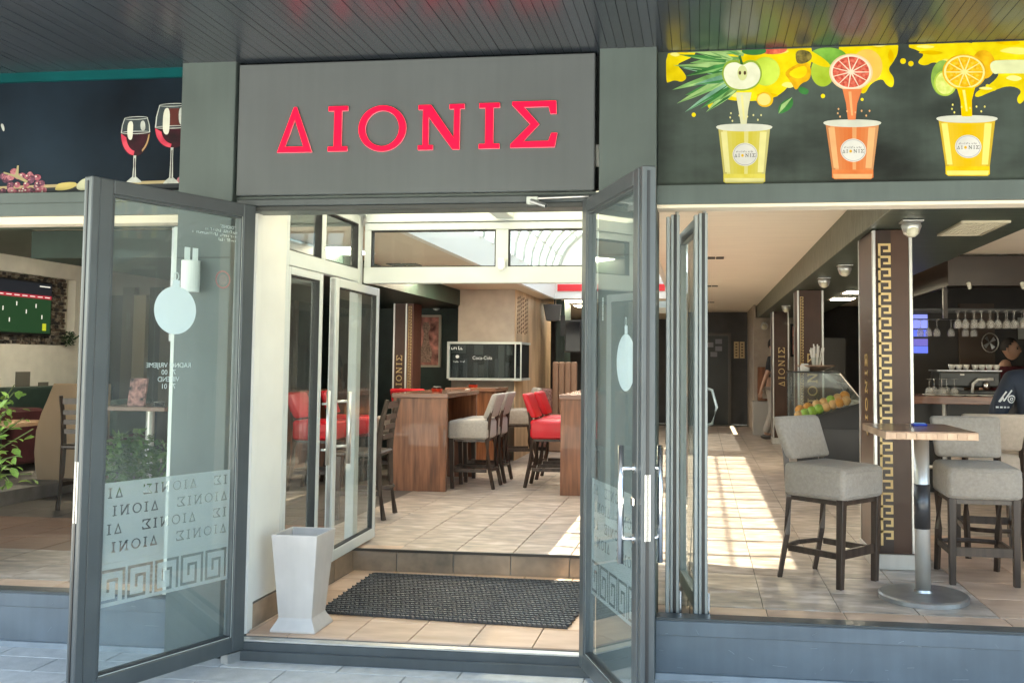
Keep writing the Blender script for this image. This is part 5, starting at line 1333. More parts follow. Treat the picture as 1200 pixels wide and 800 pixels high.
skin_mesh('jeans', TJ, [('pel', 'lhip'), ('lhip', 'lknee'), ('lknee', 'lank'), ('pel', 'rhip'), ('rhip', 'rknee'), ('rknee', 'rank')], pbr('denim', (.06, .11, .2), .85, var=.2, scale=30), jp)
head(jp, (jx + .03, jy + .17, gz + 1.53), R(80))
# logo strokes printed on the jacket back
lg = MB()
lx, ly, lz = jx - .30, 2.2, gz + 1.13
for pts in ([(0, 0), (.05, .075)], [(.03, .005), (.085, .085)], [(.005, .0), (.03, .03), (.03, .005)]):
    lg.tube([(lx + a, ly, lz + c) for a, c in pts], .0055, 6)
lg.tube([(lx + .085 + .026 * math.cos(R(a)), ly, lz + .02 + .026 * math.sin(R(a))) for a in range(0, 361, 30)], .005, 6)
lg.tube([(lx + .085 + .010 * math.cos(R(a)), ly, lz + .02 + .010 * math.sin(R(a))) for a in range(0, 361, 45)], .004, 6)
for a in (-.02, .005, .03, .055): lg.box(lx + a, lx + a + .017, ly - .002, ly + .002, lz - .045, lz - .033)
from mathutils.bvhtree import BVHTree
bv = BVHTree.FromPolygons([FRAME[jk.name] @ v.co for v in jk.data.vertices], [tuple(p.vertices) for p in jk.data.polygons])
for v in lg.bm.verts:
    hit = bv.ray_cast(Vector((v.co.x, 1.6, v.co.z)), Vector((0, 1, 0)))
    if hit[0]: v.co.y = hit[0].y - .002 + (v.co.y - 2.2) * .5
lg.build('jacket_logo', DECAL, jp)

# ================================================================== LEFT ROOM
nw = tag(MB().box(-7.499, -7.44, 3.4, 4.3, FL, 2.62).box(-7.499, -7.40, 4.3, 5.9, FL, 1.66).box(-7.499, -7.40, 4.3, 5.9, 2.44, 2.62).box(-7.499, -7.40, 5.70, 5.9, 1.661, 2.439).build('niche_wall', pbr('niche_plaster', (.80, .77, .70), .85, var=.06, bump=.08)), kind='structure')
b = MB()
for i in range(34):
    for j in range(20):
        y0 = 4.0 + i * .047 + rnd.uniform(-.008, .008); z0 = 1.665 + j * .039 + rnd.uniform(-.006, .006)
        if y0 > 5.58: continue
        b.box(-7.47, -7.455 + rnd.uniform(0, .03), y0, y0 + .038 + rnd.uniform(-.01, .006), z0, z0 + .032, mi=rnd.randrange(3))
o = b.build('stone_mosaic', [pbr('mosaic_brown', (.12, .09, .07), .8, var=.3, scale=20), pbr('mosaic_dark', (.05, .045, .045), .8, var=.3, scale=20), pbr('mosaic_pale', (.22, .19, .16), .8, var=.3, scale=20)], nw); o['kind'] = 'stuff'
tv = root('television', (-7.36, 4.8, 2.05), 0, 'wall mounted television showing a green football pitch', 'television')
MB().box(-7.43, -7.38, 4.20, 5.27, 1.76, 2.37).build('tv_body', BLACK, tv, bev=.006)
def em(n, c, e): return pbr(n, tuple(x * .3 for x in c), .3, emit=c, estr=e * .18)
MB().box(-7.379, -7.377, 4.22, 5.25, 1.79, 2.35).build('screen_pitch', em('pitch_green', (.012, .04, .018), .8), tv)
MB().box(-7.3765, -7.375, 4.22, 5.25, 2.20, 2.35).build('stadium_stand', em('stand_dark', (.012, .014, .02), .8), tv)
MB().box(-7.3745, -7.373, 4.22, 5.25, 2.175, 2.215).build('advert_band', em('advert_red', (.30, .02, .04), .8), tv)
b = MB()
for k in range(8): b.box(-7.3725, -7.371, 4.3 + k * .12, 4.38 + k * .12, 2.19, 2.20)
for k, (y, z) in enumerate(((4.5, 2.02), (4.7, 2.08), (4.85, 2.0), (5.0, 2.07), (5.1, 1.95), (4.6, 1.9))): b.box(-7.3765, -7.374, y, y + .012, z, z + .045)
b.box(-7.3725, -7.371, 5.05, 5.22, 2.31, 2.322)
b.build('screen_figures', em('screen_white', (.6, .6, .6), .8), tv)
MB().box(-7.3765, -7.375, 5.12, 5.18, 1.82, 1.90).build('screen_badge', em('badge_yellow', (.35, .38, .03), .8), tv)
b_ = root('potted_herb', (-7.38, 5.55, 1.66), 0, 'small dark green plant in the corner of the stone niche', 'plant')
GL1 = pbr('leaf_green', (.09, .17, .035), .55, var=.3, scale=6, rand=.2)
GL2 = pbr('leaf_light', (.24, .38, .08), .5, var=.25, scale=6, rand=.2)
GL3 = pbr('leaf_dark', (.025, .06, .025), .6, var=.3, scale=6)
def leafcloud(n, c, r, size, mat, par, name='foliage'):
    b = MB()
    for k in range(n):
        d = Vector((rnd.gauss(0, 1), rnd.gauss(0, 1), rnd.gauss(0, 1))).normalized() * (rnd.random() ** .5)
        p = Vector(c) + Vector((d.x * r[0], d.y * r[1], d.z * r[2]))
        q = Vector((rnd.gauss(0, 1), rnd.gauss(0, 1), rnd.gauss(0, .6))).normalized(); s = q.cross(Vector((rnd.random(), rnd.random(), 1))).normalized()
        L_ = size * rnd.uniform(.6, 1.3)
        b._add([p, p + q * L_ * .5 + s * L_ * .25, p + q * L_, p + q * L_ * .5 - s * L_ * .25], ((0, 1, 2, 3),))
    o = b.build(name, mat, par); return o
leafcloud(160, (-7.33, 5.52, 1.74), (.06, .10, .09), .05, GL3, b_)
for k, (y, z) in enumerate(((4.83, 1.06), (5.12, .98))):
    pass
r = tag(MB().box(-7.405, -7.392, 4.76, 4.98, 1.08, 1.36).box(-7.405, -7.392, 5.12, 5.28, 1.0, 1.24).build('wall_recess', pbr('recess_grey', (.16, .15, .13), .9)), kind='structure')
pl = tag(MB().box(-7.39, -5.92, 2.5, 8.0, FL, FL + .12).build('booth_platform', pbr('platform_grey', (.24, .22, .20), .7, var=.3, scale=6)), kind='structure')
bo = root('booth_bench', (-7.0, 4.6, FL), 0, 'dark green and maroon upholstered booth bench along the left wall', 'bench')
DG_ = pbr('booth_green', (.03, .055, .048), .5, var=.2); DM = pbr('booth_maroon', (.07, .015, .02), .6, var=.2)
MB().box(-7.39, -7.2, 4.4, 6.2, FL + .45, 1.20).build('backrest', DG_, bo, bev=.03, seg=2)
MB().box(-7.195, -6.7, 4.4, 6.2, FL + .3, .76).build('seat', DM, bo, bev=.03, seg=2)
MB().box(-7.39, -6.75, 3.2, 4.39, FL + .2, 1.0).build('end_bench', DM, bo, bev=.03)
MB().box(-6.6, -6.5, 5.2, 5.9, FL + .4, 1.05).build('booth_side', DG_, bo, bev=.03)
bt_ = root('booth_table', (-6.3, 3.9, FL), 0, 'low pale wooden table by the booth bench', 'table')
MB().box(-6.95, -6.35, 3.3, 3.95, .86, .90).build('table_top', OAKE, bt_, bev=.004)
for x, y in ((-6.9, 3.35), (-6.42, 3.35), (-6.9, 3.9), (-6.42, 3.9)): MB().cone((x, y, FL + .12), (x, y, .859), .018, .018, 8).build('leg', BLACK, bt_)
pn = root('booth_end_panel', (-6.1, 3.7, FL), 0, 'curved tan wooden end panel of the booth behind the dark stool', 'panel')
pts = [(-6.23, .36), (-5.55, .36), (-5.55, 1.27), (-6.10, 1.27), (-6.16, 1.12), (-6.22, .98), (-6.265, .82), (-6.275, .62), (-6.26, .48)]
MB().prism(pts, 'y', 3.62, 3.68).build('panel_board', pbr('tan_board', (.36, .25, .16), .5, var=.12, scale=4, stretch=(1, 1, .3)), pn, bev=.004)
# table with menu behind the left leaf
mtb = root('bistro_table', (-4.62, 2.9, FL), 0, 'walnut topped bar table with steel leg seen through the left door leaf', 'table')
MB().box(-4.98, -4.35, 2.6, 3.2, 1.08, 1.115).build('table_top', WALNUTT, mtb, bev=.003)
MB().cone((-4.66, 2.9, FL + .03), (-4.66, 2.9, 1.079), .035, .035, 16).build('pole', STEEL, mtb)
MB().lathe([(.22, 0), (.22, .02), (.04, .03)], (-4.66, 2.9, FL), 28).build('foot_disc', DSTEEL, mtb)
mn = root('menu_stand', (-4.68, 2.75, 1.116), 0, 'small red and dark menu card standing on the bar table', 'menu card')
MB().hexa([(-4.76, 2.72, 1.117), (-4.61, 2.72, 1.117), (-4.61, 2.74, 1.117), (-4.76, 2.74, 1.117)], [(-4.76, 2.76, 1.345), (-4.61, 2.76, 1.345), (-4.61, 2.78, 1.345), (-4.76, 2.78, 1.345)]).build('card', pbr('menu_paper', (.06, .05, .06), .5, var=.7, scale=22, col2=(.55, .25, .22)), mn)
MB().lathe([(.04, 0), (.045, .03), (.03, .035)], (-4.52, 2.8, 1.116), 12).build('candle_bowl', BLACK, mtb)
# terrace opening frame, right side
tf = root('terrace_frame', (-2.76, .02, .288), 0, 'pale steel corner frame of the left terrace opening', 'frame')
MB().box(-2.765, -2.738, .0, .05, .289, 2.204).build('frame_post', WSTEEL, tf, bev=.003)
MB().box(-2.780, -2.766, .01, .045, 1.6, 2.2).build('runner', DSTEEL, tf)
# lamp on the left pillar
wl = root('wall_lamp', (-2.60, -.06, 1.94), 0, 'white cylindrical up and down lamp on the left grey pillar', 'wall lamp')
MB().cone((-2.60, -.11, 1.85), (-2.60, -.11, 2.01), .045, .045, 24).build('lamp_cylinder', WHITE, wl); MB().box(-2.625, -2.575, -.068, -.0605, 1.88, 1.98).build('wall_plate', WHITE, wl)
# divider, then added boards imitating the dark room's forms and reflections
tag(MB().box(-7.38, -4.9, 6.3, 6.36, FL, 2.62).build('room_divider', pbr('divider', (.12, .10, .085), .7, var=.25, scale=2)), kind='structure')
dv = root('dark_room_backdrop', (-6.1, 6.2, FL), 0, 'added dark boards imitating forms and reflections at the back of the left room', 'backdrop')
PB = [pbr('backdrop_board_%s' % n_, c, .6, var=.3, scale=3, stretch=(1, 1, .3)) for n_, c in (('black', (.012, .014, .014)), ('brown', (.06, .045, .032)), ('tan', (.20, .16, .11)), ('green', (.03, .045, .035)))]
for k in range(14):
    MB().box(-7.3 + k * .17, -7.14 + k * .17, 6.24 - .03 * (k % 3), 6.298, FL, 2.3 + .1 * (k % 2)).build('backdrop_board', PB[(k * 5 + k // 3) % 4], dv)
r = root('ceiling_strip_light', (-4.4, 2.4, 2.6), 0, 'shorter pale strip light near the front of the left room ceiling', 'light')
MB().box(-4.65, -4.05, 2.38, 2.44, 2.585, 2.60).build('diffuser', pbr('strip_lit', (.9, .85, .7), .6, emit=(1, .92, .8), estr=14.0), r)
MB().box(-4.67, -4.03, 2.36, 2.46, 2.601, 2.619).build('housing', WHITE, r)
r = root('ceiling_strip_light', (-5.9, 4.2, 2.6), 0, 'added longer strip light in front of the stone television niche', 'light')  # added to brighten the left room
MB().box(-6.3, -5.5, 4.17, 4.25, 2.585, 2.60).build('diffuser', MATS['strip_lit'], r)
MB().box(-6.32, -5.48, 4.15, 4.27, 2.601, 2.619).build('housing', WHITE, r)
# plants
def leafy(label, base, targets, nl, size, mat, name='leafy_plant', pot=True, grp=None):
    r = root(name, base, 0, label, 'plant')
    bx, by, bz = base
    if pot: MB().lathe([(.14, 0), (.19, .30), (.20, .32), (.17, .32)], base, 18).build('pot', pbr('terracotta', (.30, .14, .08), .7), r)
    me = None
    for t in targets:
        t = Vector(t); p0 = Vector((bx, by, bz + .3)); mid = p0.lerp(t, .5) + Vector((rnd.uniform(-.05, .05), 0, .12))
        pts = [p0, mid, t]
        MB().tube(pts, [.008, .006, .003], 5).build('stem', pbr('stem_green', (.10, .13, .04), .7), r)
        for k in range(nl):
            f = .35 + .65 * k / nl; c = (p0 * (1 - f) ** 2 + mid * 2 * f * (1 - f) + t * f * f) + Vector((rnd.gauss(0, .035), rnd.gauss(0, .035), rnd.gauss(0, .03)))
            if me is None:
                b = MB(); L_ = 1.0
                b._add([(0, 0, 0), (.3, .26, .05), (.7, .24, .03), (1.0, 0, -.12), (.7, -.24, .03), (.3, -.26, .05), (.35, 0, -.02), (.7, 0, -.05)], ((0, 6, 1), (6, 7, 2, 1), (7, 3, 2), (0, 5, 6), (5, 4, 7, 6), (4, 3, 7)))
                o = b.build('leaf', mat, r, world=False, smooth=True); me = o.data
            else:
                o = bpy.data.objects.new('leaf', me); COL.objects.link(o); o.parent = r
            s = size * rnd.uniform(.6, 1.25)
            o.location = c - Vector(base); o.scale = (s, s, s); o.rotation_euler = (rnd.uniform(-.8, .8), rnd.uniform(-.2, .9), rnd.uniform(0, 6.28))
    return r
leafy('bright green leafy plant reaching in from the left edge', (-4.55, .62, FL), [(-4.12, .55, 1.20), (-4.20, .7, 1.34), (-4.00, .62, 1.08), (-4.3, .6, 1.42), (-4.06, .7, .80), (-4.08, .6, .92), (-4.4, .5, 1.3), (-4.15, .58, 1.28), (-4.10, .66, 1.14), (-4.2, .6, 1.0), (-4.16, .64, .86), (-4.25, .52, 1.16), (-4.22, .6, 1.38), (-4.12, .6, 1.30), (-4.26, .66, 1.30), (-4.3, .58, 1.22), (-4.14, .54, 1.06)], 14, .068, GL2)
r = root('shrub', (-3.97, 1.6, FL), 0, 'bushy green shrub in a dark pot seen through the left door leaf', 'plant')
MB().box(-4.2, -3.75, 1.45, 1.75, FL, .55).build('pot', BLACK, r, bev=.01)
leafcloud(900, (-3.98, 1.6, .78), (.28, .16, .22), .075, GL1, r)
# wine-coloured and cream things seen through the glazing: two low tables of the rear lounge
# street side, only met in reflections
def tree(x, y, h, k):
    r = root('street_tree', (x, y, 0), 0, ['broad street tree across the road, left', 'broad street tree across the road, middle', 'broad street tree across the road, right'][k], 'tree', 'street trees across the road')
    MB().tube([(x, y, 0), (x + .1, y, h * .3), (x - .05, y, h * .55)], [.18, .13, .08], 8).build('trunk', pbr('bark', (.12, .09, .06), .9, bump=.3, bscale=20), r)
    for q in range(5):
        a = q * 1.3; MB().tube([(x, y, h * .38), (x + 1.1 * math.cos(a), y + 1.1 * math.sin(a), h * .68)], [.06, .02], 6).build('limb', MATS['bark'], r)
    leafcloud(3500, (x, y, h * .68), (1.9, 1.9, h * .28), .22, GL1, r, 'crown')
for k, (x, y, h) in enumerate(((-7, -15, 6.5), (0, -17, 7), (7, -15.5, 6))): tree(x, y, h, k)
hb = root('opposite_building', (0, -24, 0), 0, 'pale row building across the street', 'building')
MB().box(-22, 22, -28, -24, 0, 8).build('wall', pbr('pale_render', (.5, .47, .42), .9, var=.08), hb)
for i in range(11):
    for j in range(2):
        x = -20 + i * 4
        wf = MB().box(x - .8, x + .8, -23.99, -23.95, 1.2 + j * 3.4, 2.8 + j * 3.4).build('window', WFR, hb)
        MB().box(x - .7, x + .7, -23.945, -23.93, 1.3 + j * 3.4, 2.7 + j * 3.4).build('pane', pbr('far_pane', (.05, .06, .07), .1), wf)

# ================================================================== PRINTED BANNERS
BL = pbr('blackboard_print', (.010, .014, .012), .4, var=.5, scale=1.6, stretch=(1, 1, 2), col2=(.05, .068, .06), spec=.25, detail=12, scuff=.2, streak=.08)
NB = pbr('night_print', (.002, .006, .012), .4, var=.4, scale=1.5, col2=(.008, .016, .026), spec=.12)
pc_ = lambda n, c, c2=None, v=.08, s=14: pbr(n, tuple(q * .62 for q in c), .45, var=v, scale=s, col2=tuple(q * .62 for q in c2) if c2 else None, spec=.2)
def bX(u): return .203 + (u - 870) * .00405
def bZ(u, v):
    f = (u - 870) / 261.0
    a = 2.923 - (v - 90) * .004272; b2 = 2.911 - (v - 85) * .00416
    return a * (1 - f) + b2 * f
rb_ = root('juice_banner', (2.5, 0.03, 2.38), 0, 'blackboard style banner with fresh fruit pouring into three juice cups', 'banner')
MB().box(-.214, 5.2, .02, .044, 2.379, 3.06).build('banner_board', BL, rb_)
LY = [0]
def pr(name, pts, mat, lay=1, par=None):
    """a printed shape, given in artwork coordinates, lying on the banner"""
    LY[0] += 1
    P_ = [[(bX(u), min(bZ(u, v), 3.055)) for u, v in q] for q in (pts if isinstance(pts[0][0], (tuple, list)) else [pts])]
    return shape(name, P_, mat, par or rb_, XZ(.0195 - .0004 * lay - .000004 * LY[0]))
YEL = pc_('print_yellow', (.80, .60, .0), (.95, .80, .02), .15, 9); YEL2 = pc_('print_deep_yellow', (.80, .40, .005), (.90, .56, .02), .15, 20); LIM = pc_('print_lime', (.42, .62, .03), (.62, .80, .12), .2, 6)
GRD = pc_('print_leaf_dark', (.02, .13, .03), (.05, .25, .06), .3, 8); GRL = pc_('print_leaf_light', (.20, .42, .12), (.38, .58, .25), .3, 10); WHI = pc_('print_white', (.82, .84, .72)); CUPW = pc_('print_cup_rim', (.72, .74, .66))
def blob(pts, k=2):    # Chaikin smoothing
    for _ in range(k):
        q = []
        for i, p in enumerate(pts):
            n_ = pts[(i + 1) % len(pts)]
            q += [(p[0] * .75 + n_[0] * .25, p[1] * .75 + n_[1] * .25), (p[0] * .25 + n_[0] * .75, p[1] * .25 + n_[1] * .75)]
        pts = q
    return pts
# splashes
pr('juice_splash', blob([(777, 55), (815, 55), (812, 66), (798, 72), (790, 76), (798, 84), (803, 92), (796, 97), (788, 94), (780, 97), (777, 97)]), YEL, 1)
pr('juice_splash', blob([(840, 48), (952, 44), (954, 70), (948, 88), (930, 95), (918, 110), (900, 118), (878, 119), (850, 118), (845, 108), (838, 80)]), YEL, 1)
pr('juice_splash', blob([(976, 44), (1054, 42), (1055, 62), (1048, 74), (1042, 82), (1050, 92), (1048, 104), (1040, 100), (1036, 92), (1022, 98), (1015, 112), (1006, 106), (1000, 90)]), YEL, 1)
pr('juice_splash', blob([(1068, 50), (1150, 44), (1150, 84), (1112, 80), (1096, 72), (1086, 78), (1075, 74), (1086, 64), (1074, 58), (1066, 56)]), YEL, 1)
pr('juice_splash', blob([(1128, 42), (1260, 38), (1262, 90), (1230, 108), (1206, 100), (1200, 114), (1192, 124), (1188, 116), (1196, 106), (1180, 100), (1160, 108), (1142, 116), (1142, 108), (1162, 98), (1172, 84), (1150, 70)]), YEL, 1)
for u, v, r_ in ((832, 124, 4), (811, 135, 2.6), (966, 113, 2.6), (1012, 117, 1.8), (1060, 72, 3.4), (1069, 75, 3.2), (1156, 101, 2), (1163, 104, 3)):
    pr('juice_drop', ell(u, v, r_, r_, 14), YEL, 2)
YHI = pc_('print_yellow_light', (.98, .90, .12), (1.0, .94, .35), .1, 9); YSH = pc_('print_yellow_shade', (.78, .48, .0), (.88, .60, .0), .1, 12)
for (u, v, a, b2, m_, l_) in ((788, 64, 7, 3, YHI, 2), (800, 60, 8, 3, YSH, 2), (912, 60, 16, 4, YHI, 2), (934, 92, 6, 8, YSH, 2), (925, 100, 9, 4, YHI, 2.2), (900, 112, 15, 3.5, YSH, 2), (862, 112, 9, 3, YHI, 2.2), (1030, 52, 14, 3.5, YHI, 2), (1046, 66, 4, 9, YSH, 2), (1030, 84, 5, 9, YHI, 2.2),
        (1012, 100, 4, 6, YSH, 2.2), (1092, 62, 16, 3, YSH, 2), (1086, 55, 12, 2.4, YHI, 2.2), (1110, 72, 7, 3, YHI, 2.2), (1190, 60, 22, 5, YHI, 2), (1180, 50, 16, 4, YSH, 2), (1210, 94, 16, 4, YSH, 2), (1186, 92, 10, 4, YHI, 2.2), (1154, 104, 9, 2, YHI, 2.2), (1240, 70, 14, 10, YSH, 2)):
    pr('splash_tone', blob([(u - a, v), (u - a * .3, v - b2), (u + a * .5, v - b2 * .6), (u + a, v + b2 * .2), (u + a * .2, v + b2), (u - a * .5, v + b2 * .5)]), m_, l_)
# pineapple leaves
GRM = pc_('print_leaf_mid', (.10, .27, .07), (.20, .42, .14), .3, 10); GRT = pc_('print_leaf_teal', (.10, .30, .22), (.28, .50, .36), .3, 10)
pin = [((864, 62), (798, 56), 7), ((868, 60), (838, 52), 7), ((860, 84), (796, 80), 10), ((862, 94), (800, 112), 11), ((866, 100), (826, 132), 9), ((866, 70), (806, 74), 10), ((872, 64), (846, 56), 8), ((866, 102), (838, 110), 8), ((850, 72), (792, 64), 6), ((850, 80), (786, 77), 7), ((852, 86), (784, 106), 8), ((854, 92), (790, 122), 8), ((858, 96), (800, 132), 7), ((862, 100), (819, 128), 7), ((852, 68), (815, 62), 6), ((868, 100), (842, 118), 7),
       ((858, 70), (830, 58), 6), ((862, 90), (810, 100), 8), ((856, 76), (800, 90), 7), ((866, 64), (852, 56), 6)]
for k, (a, b2, w_) in enumerate(pin):
    a = Vector(a); b2 = Vector(b2); d = (b2 - a); n_ = Vector((-d.y, d.x)).normalized() * w_ * .6
    pr('pineapple_leaf', [tuple(a + n_ * .5), tuple(a + d * .35 + n_), tuple(a + d * .7 + n_ * .6), tuple(b2), tuple(a + d * .7 - n_ * .5), tuple(a + d * .35 - n_ * .9), tuple(a - n_ * .5)], (GRM, GRL, GRT, GRD, GRL)[k % 5], 2 + .04 * k)
    pr('leaf_shade', [tuple(a), tuple(a + d * .4 - n_ * .1), tuple(b2), tuple(a + d * .4 - n_ * .75)], (GRL, GRM, GRD, GRM, GRD)[k % 5], 2.02 + .04 * k)
# apple, citrus
pr('whole_apple', ell(898, 84, 17, 17, 28), LIM, 2)
pr('apple_half', blob([(871, 74), (878, 70), (888, 72), (894, 82), (893, 94), (885, 104), (870, 108), (854, 105), (846, 94), (845, 82), (851, 72), (862, 70), (868, 73)]), pc_('apple_skin', (.30, .45, .05)), 4)
pr('apple_flesh', blob([(871, 77), (878, 73), (886, 74), (892, 83), (891, 94), (884, 102), (870, 106), (855, 103), (848, 93), (847, 83), (852, 75), (862, 73), (868, 76)]), pc_('apple_flesh', (.80, .84, .62), (.88, .90, .74)), 5)
pr('apple_core', ell(870, 86, 6, 9, 20), pc_('apple_core', (.66, .72, .35)), 6)
for u in (867, 873): pr('apple_seed', ell(u, 86, 1.6, 2.4, 12), pc_('seed', (.10, .05, .02)), 7)
pr('apple_stalk', [(868, 76), (865, 66), (868, 65), (871, 76)], GRD, 7)
pr('red_slice', ell(906, 58, 18, 6, 20), pc_('red_fruit', (.65, .05, .04), (.8, .2, .12), .3, 30), 3)
pr('leaf_print', ell(884, 60, 15, 5, 18), GRD, 4)
pr('pineapple_slice', blob([(918, 84), (948, 70), (953, 84), (950, 95), (940, 98), (934, 108), (928, 96)]), YEL2, 3)
pr('pineapple_slice', blob([(922, 86), (946, 75), (948, 88), (936, 94)]), YEL, 4)
pr('banana_slice', ell(897, 117, 10, 9, 24), YEL2, 3); pr('banana_flesh', ell(896, 117, 8, 7, 24), pc_('banana', (.95, .78, .25)), 4)
pr('mint_leaf', blob([(912, 135), (914, 122), (930, 113), (931, 124), (924, 131)]), GRD, 3); pr('mint_half', [(913, 134), (917, 123), (930, 114), (921, 126)], GRL, 4)
pr('mint_leaf', blob([(936, 101), (950, 105), (948, 112), (938, 110)]), GRD, 5)
pr('dark_fruit', blob([(934, 58), (952, 60), (954, 70), (942, 76), (934, 74)]), pc_('dark_leafage', (.05, .05, .02), (.25, .2, .05), .5, 40), 4)
pr('lime', ell(966, 84, 14, 18, 26), LIM, 2); pr('lime', ell(972, 66, 22, 10, 26), pc_('print_green', (.10, .38, .03), (.3, .6, .1), .3, 8), 2)
pr('banana', blob([(938, 58), (950, 58), (972, 72), (976, 80), (962, 78), (944, 68)]), YEL, 3)
pr('orange_back', ell(1018, 78, 18, 20, 26), pc_('peachy', (.95, .60, .12)), 2)
def citrus(u, v, a, b2, rind, pith, fl, nseg, par=None):
    rindp = pc_('pulp_red', (.78, .20, .14)) if nseg == 11 else pc_('pulp_orange', (.96, .62, .06))
    pr('citrus_rind', ell(u, v, a, b2, 36), rind, 5); pr('citrus_pith', ell(u, v, a * .93, b2 * .93, 36), pith, 6)
    for k in range(nseg):
        a0 = 360 * k / nseg + 1.2; a1 = 360 * (k + 1) / nseg - 1.2
        pr('citrus_segment', [(u + a * .12 * math.cos(R((a0 + a1) / 2)), v + b2 * .12 * math.sin(R((a0 + a1) / 2)))] + ell(u, v, a * .84, b2 * .84, 6, a0, a1), fl, 7)
        am = R((a0 + a1) / 2); pr('pulp_cell', ell(u + a * .62 * math.cos(am), v + b2 * .62 * math.sin(am), 1.9, 1.4, 8), rindp, 8); pr('pulp_cell', ell(u + a * .38 * math.cos(am + .1), v + b2 * .38 * math.sin(am + .1), 1.2, 1.0, 8), rindp, 8)
citrus(999, 85, 25.5, 21.5, pc_('grapefruit_rind', (.92, .66, .40)), pc_('grapefruit_pith', (.90, .82, .66)), pc_('grapefruit_flesh', (.52, .02, .015), (.82, .18, .12), .25, 70), 11)
pr('lime', ell(1106, 92, 14, 21, 28), pc_('lime_skin', (.15, .32, .04), (.3, .5, .1), .2), 2)
pr('lime_half', ell(1108, 98, 13, 15, 28), pc_('lime_rim', (.45, .62, .08)), 3); pr('lime_flesh', ell(1108, 98, 11, 13, 28), pc_('lime_flesh', (.62, .76, .10), (.78, .86, .3), .1, 40), 4)
pr('orange_slice_back', ell(1152, 76, 13, 17, 28), YEL2, 3); pr('pale_fruit', blob([(1158, 74), (1170, 70), (1262, 72), (1262, 88), (1172, 86), (1162, 88)]), pc_('pale_banana', (.80, .85, .50)), 3)
citrus(1130, 85, 25, 21, YEL2, pc_('orange_pith', (.96, .86, .35)), pc_('orange_flesh', (.86, .42, .0), (.94, .58, .02), .15, 60), 10)
# pouring juice and the cups
def cup_print(uc, rim, y0, y1, wt, wb, c1, c2, top, pour, lab):
    g_ = root('x', (0, 0, 0), 0, None, None) if False else None
    body = [(uc - wt, y0 + 4), (uc + wt, y0 + 4), (uc + wb + 2, y1 - 10), (uc + wb + 2, y1 - 1), (uc + wb - 1, y1 + 1), (uc - wb + 1, y1 + 1), (uc - wb - 2, y1 - 1), (uc - wb - 2, y1 - 10)]
    bo_ = pr('juice_cup', body, c1, 4)
    cc = c1.node_tree.nodes['Color Ramp'].color_ramp.elements[0].color; ce = c2.node_tree.nodes['Color Ramp'].color_ramp.elements[0].color
    NS = 12
    for k in range(NS):
        t0, t1 = -1 + 2 * k / NS, -1 + 2 * (k + 1) / NS; tm = abs((t0 + t1) / 2); f = (.55 * tm ** 1.5 if k % 5 != 1 else .8) if lab != 2 else (.25 * tm)
        sh_ = 1.0 - .22 * (tm > .9)
        mt_ = pbr('cup_tone_%s_%s' % ('abc'[lab], 'abcdefghijkl'[k]), tuple((cc[i] * (1 - f) + ce[i] * f) * sh_ for i in range(3)), .4, spec=.2)
        pr('cup_tone', [(uc + t0 * wt, y0 + 5), (uc + t1 * wt, y0 + 5), (uc + t1 * (wb + 2), y1 - 10), (uc + t0 * (wb + 2), y1 - 10)], mt_, 4.5)
    pr('cup_highlight', [(uc - wt + 3, y0 + 8), (uc - wt + 10, y0 + 8), (uc - wb + 6, y1 - 12), (uc - wb, y1 - 12)], c2, 5)
    pr('cup_highlight', [(uc + wt - 12, y0 + 8), (uc + wt - 4, y0 + 8), (uc + wb, y1 - 12), (uc + wb - 7, y1 - 12)], c2, 5)
    pr('cup_rim', blob([(uc - wt - 4, y0), (uc, y0 - 2), (uc + wt + 4, y0), (uc + wt + 1, y0 + 6), (uc, y0 + 8), (uc - wt - 1, y0 + 6)]), CUPW, 5)
    pr('cup_base', [(uc - wb - 1, y1 - 5), (uc + wb + 1, y1 - 5), (uc + wb, y1), (uc - wb, y1)], c2, 5)
    pr('pouring_juice', top, pour, 6)
    pr('pour_streak', [(top[0][0] * .7 + top[1][0] * .3, top[0][1] + 3), (top[0][0] * .55 + top[1][0] * .45, top[0][1] + 3), (uc + 1, y0 - 6), (uc - 1, y0 - 6)], c2, 7)
    for k in range(9): a = R(200 + k * 17); rr = 10 + 8 * ((k * 7) % 5) / 4; pr('splash_drop', ell(uc + 1.5 * rr * math.cos(a), y0 - 2 + rr * .8 * math.sin(a), 1.0, 1.3, 8), c2, 6)
    pr('cup_badge', ell(uc + 1, (y0 + y1) / 2 + 1, 15, 13.5, 30), pc_('badge_white', (.78, .78, .76)), 6)
    pr('badge_ring', [ell(uc + 1, (y0 + y1) / 2 + 1, 14, 12.5, 30), ell(uc + 1, (y0 + y1) / 2 + 1, 13.5, 12, 30)], pc_('badge_grey', (.35, .35, .35)), 7)
    zc = bZ(uc, (y0 + y1) / 2 + 4); xc = bX(uc + 1)
    q = word_polys(xc - 3.1 * .0165, zc, .0165); q = q[:3] + q[5:]   # the O is a small fruit
    shape('badge_word', q, pbr('badge_ink', (.02, .02, .02), .6), rb_, XZ(.0155))
    fine_print('badge_caption', (8, 4), .0125, MATS['badge_ink'], rb_, XZ(.0155, xc, zc + .023))
    shape('badge_fruit', [ell(xc - .0125, zc + .008, .0065, .0075, 14)], YEL2, rb_, XZ(.0153))
    return bo_
cup_print(872, 0, 147, 214, 31, 23, pc_('cup_lemon', (.72, .62, .06), (.80, .70, .14)), pc_('cup_lemon_light', (.85, .80, .36)), [(862, 109), (881, 109), (877, 128), (875, 146), (868, 146), (865, 128)], pc_('pour_pale', (.75, .76, .50)), 0)
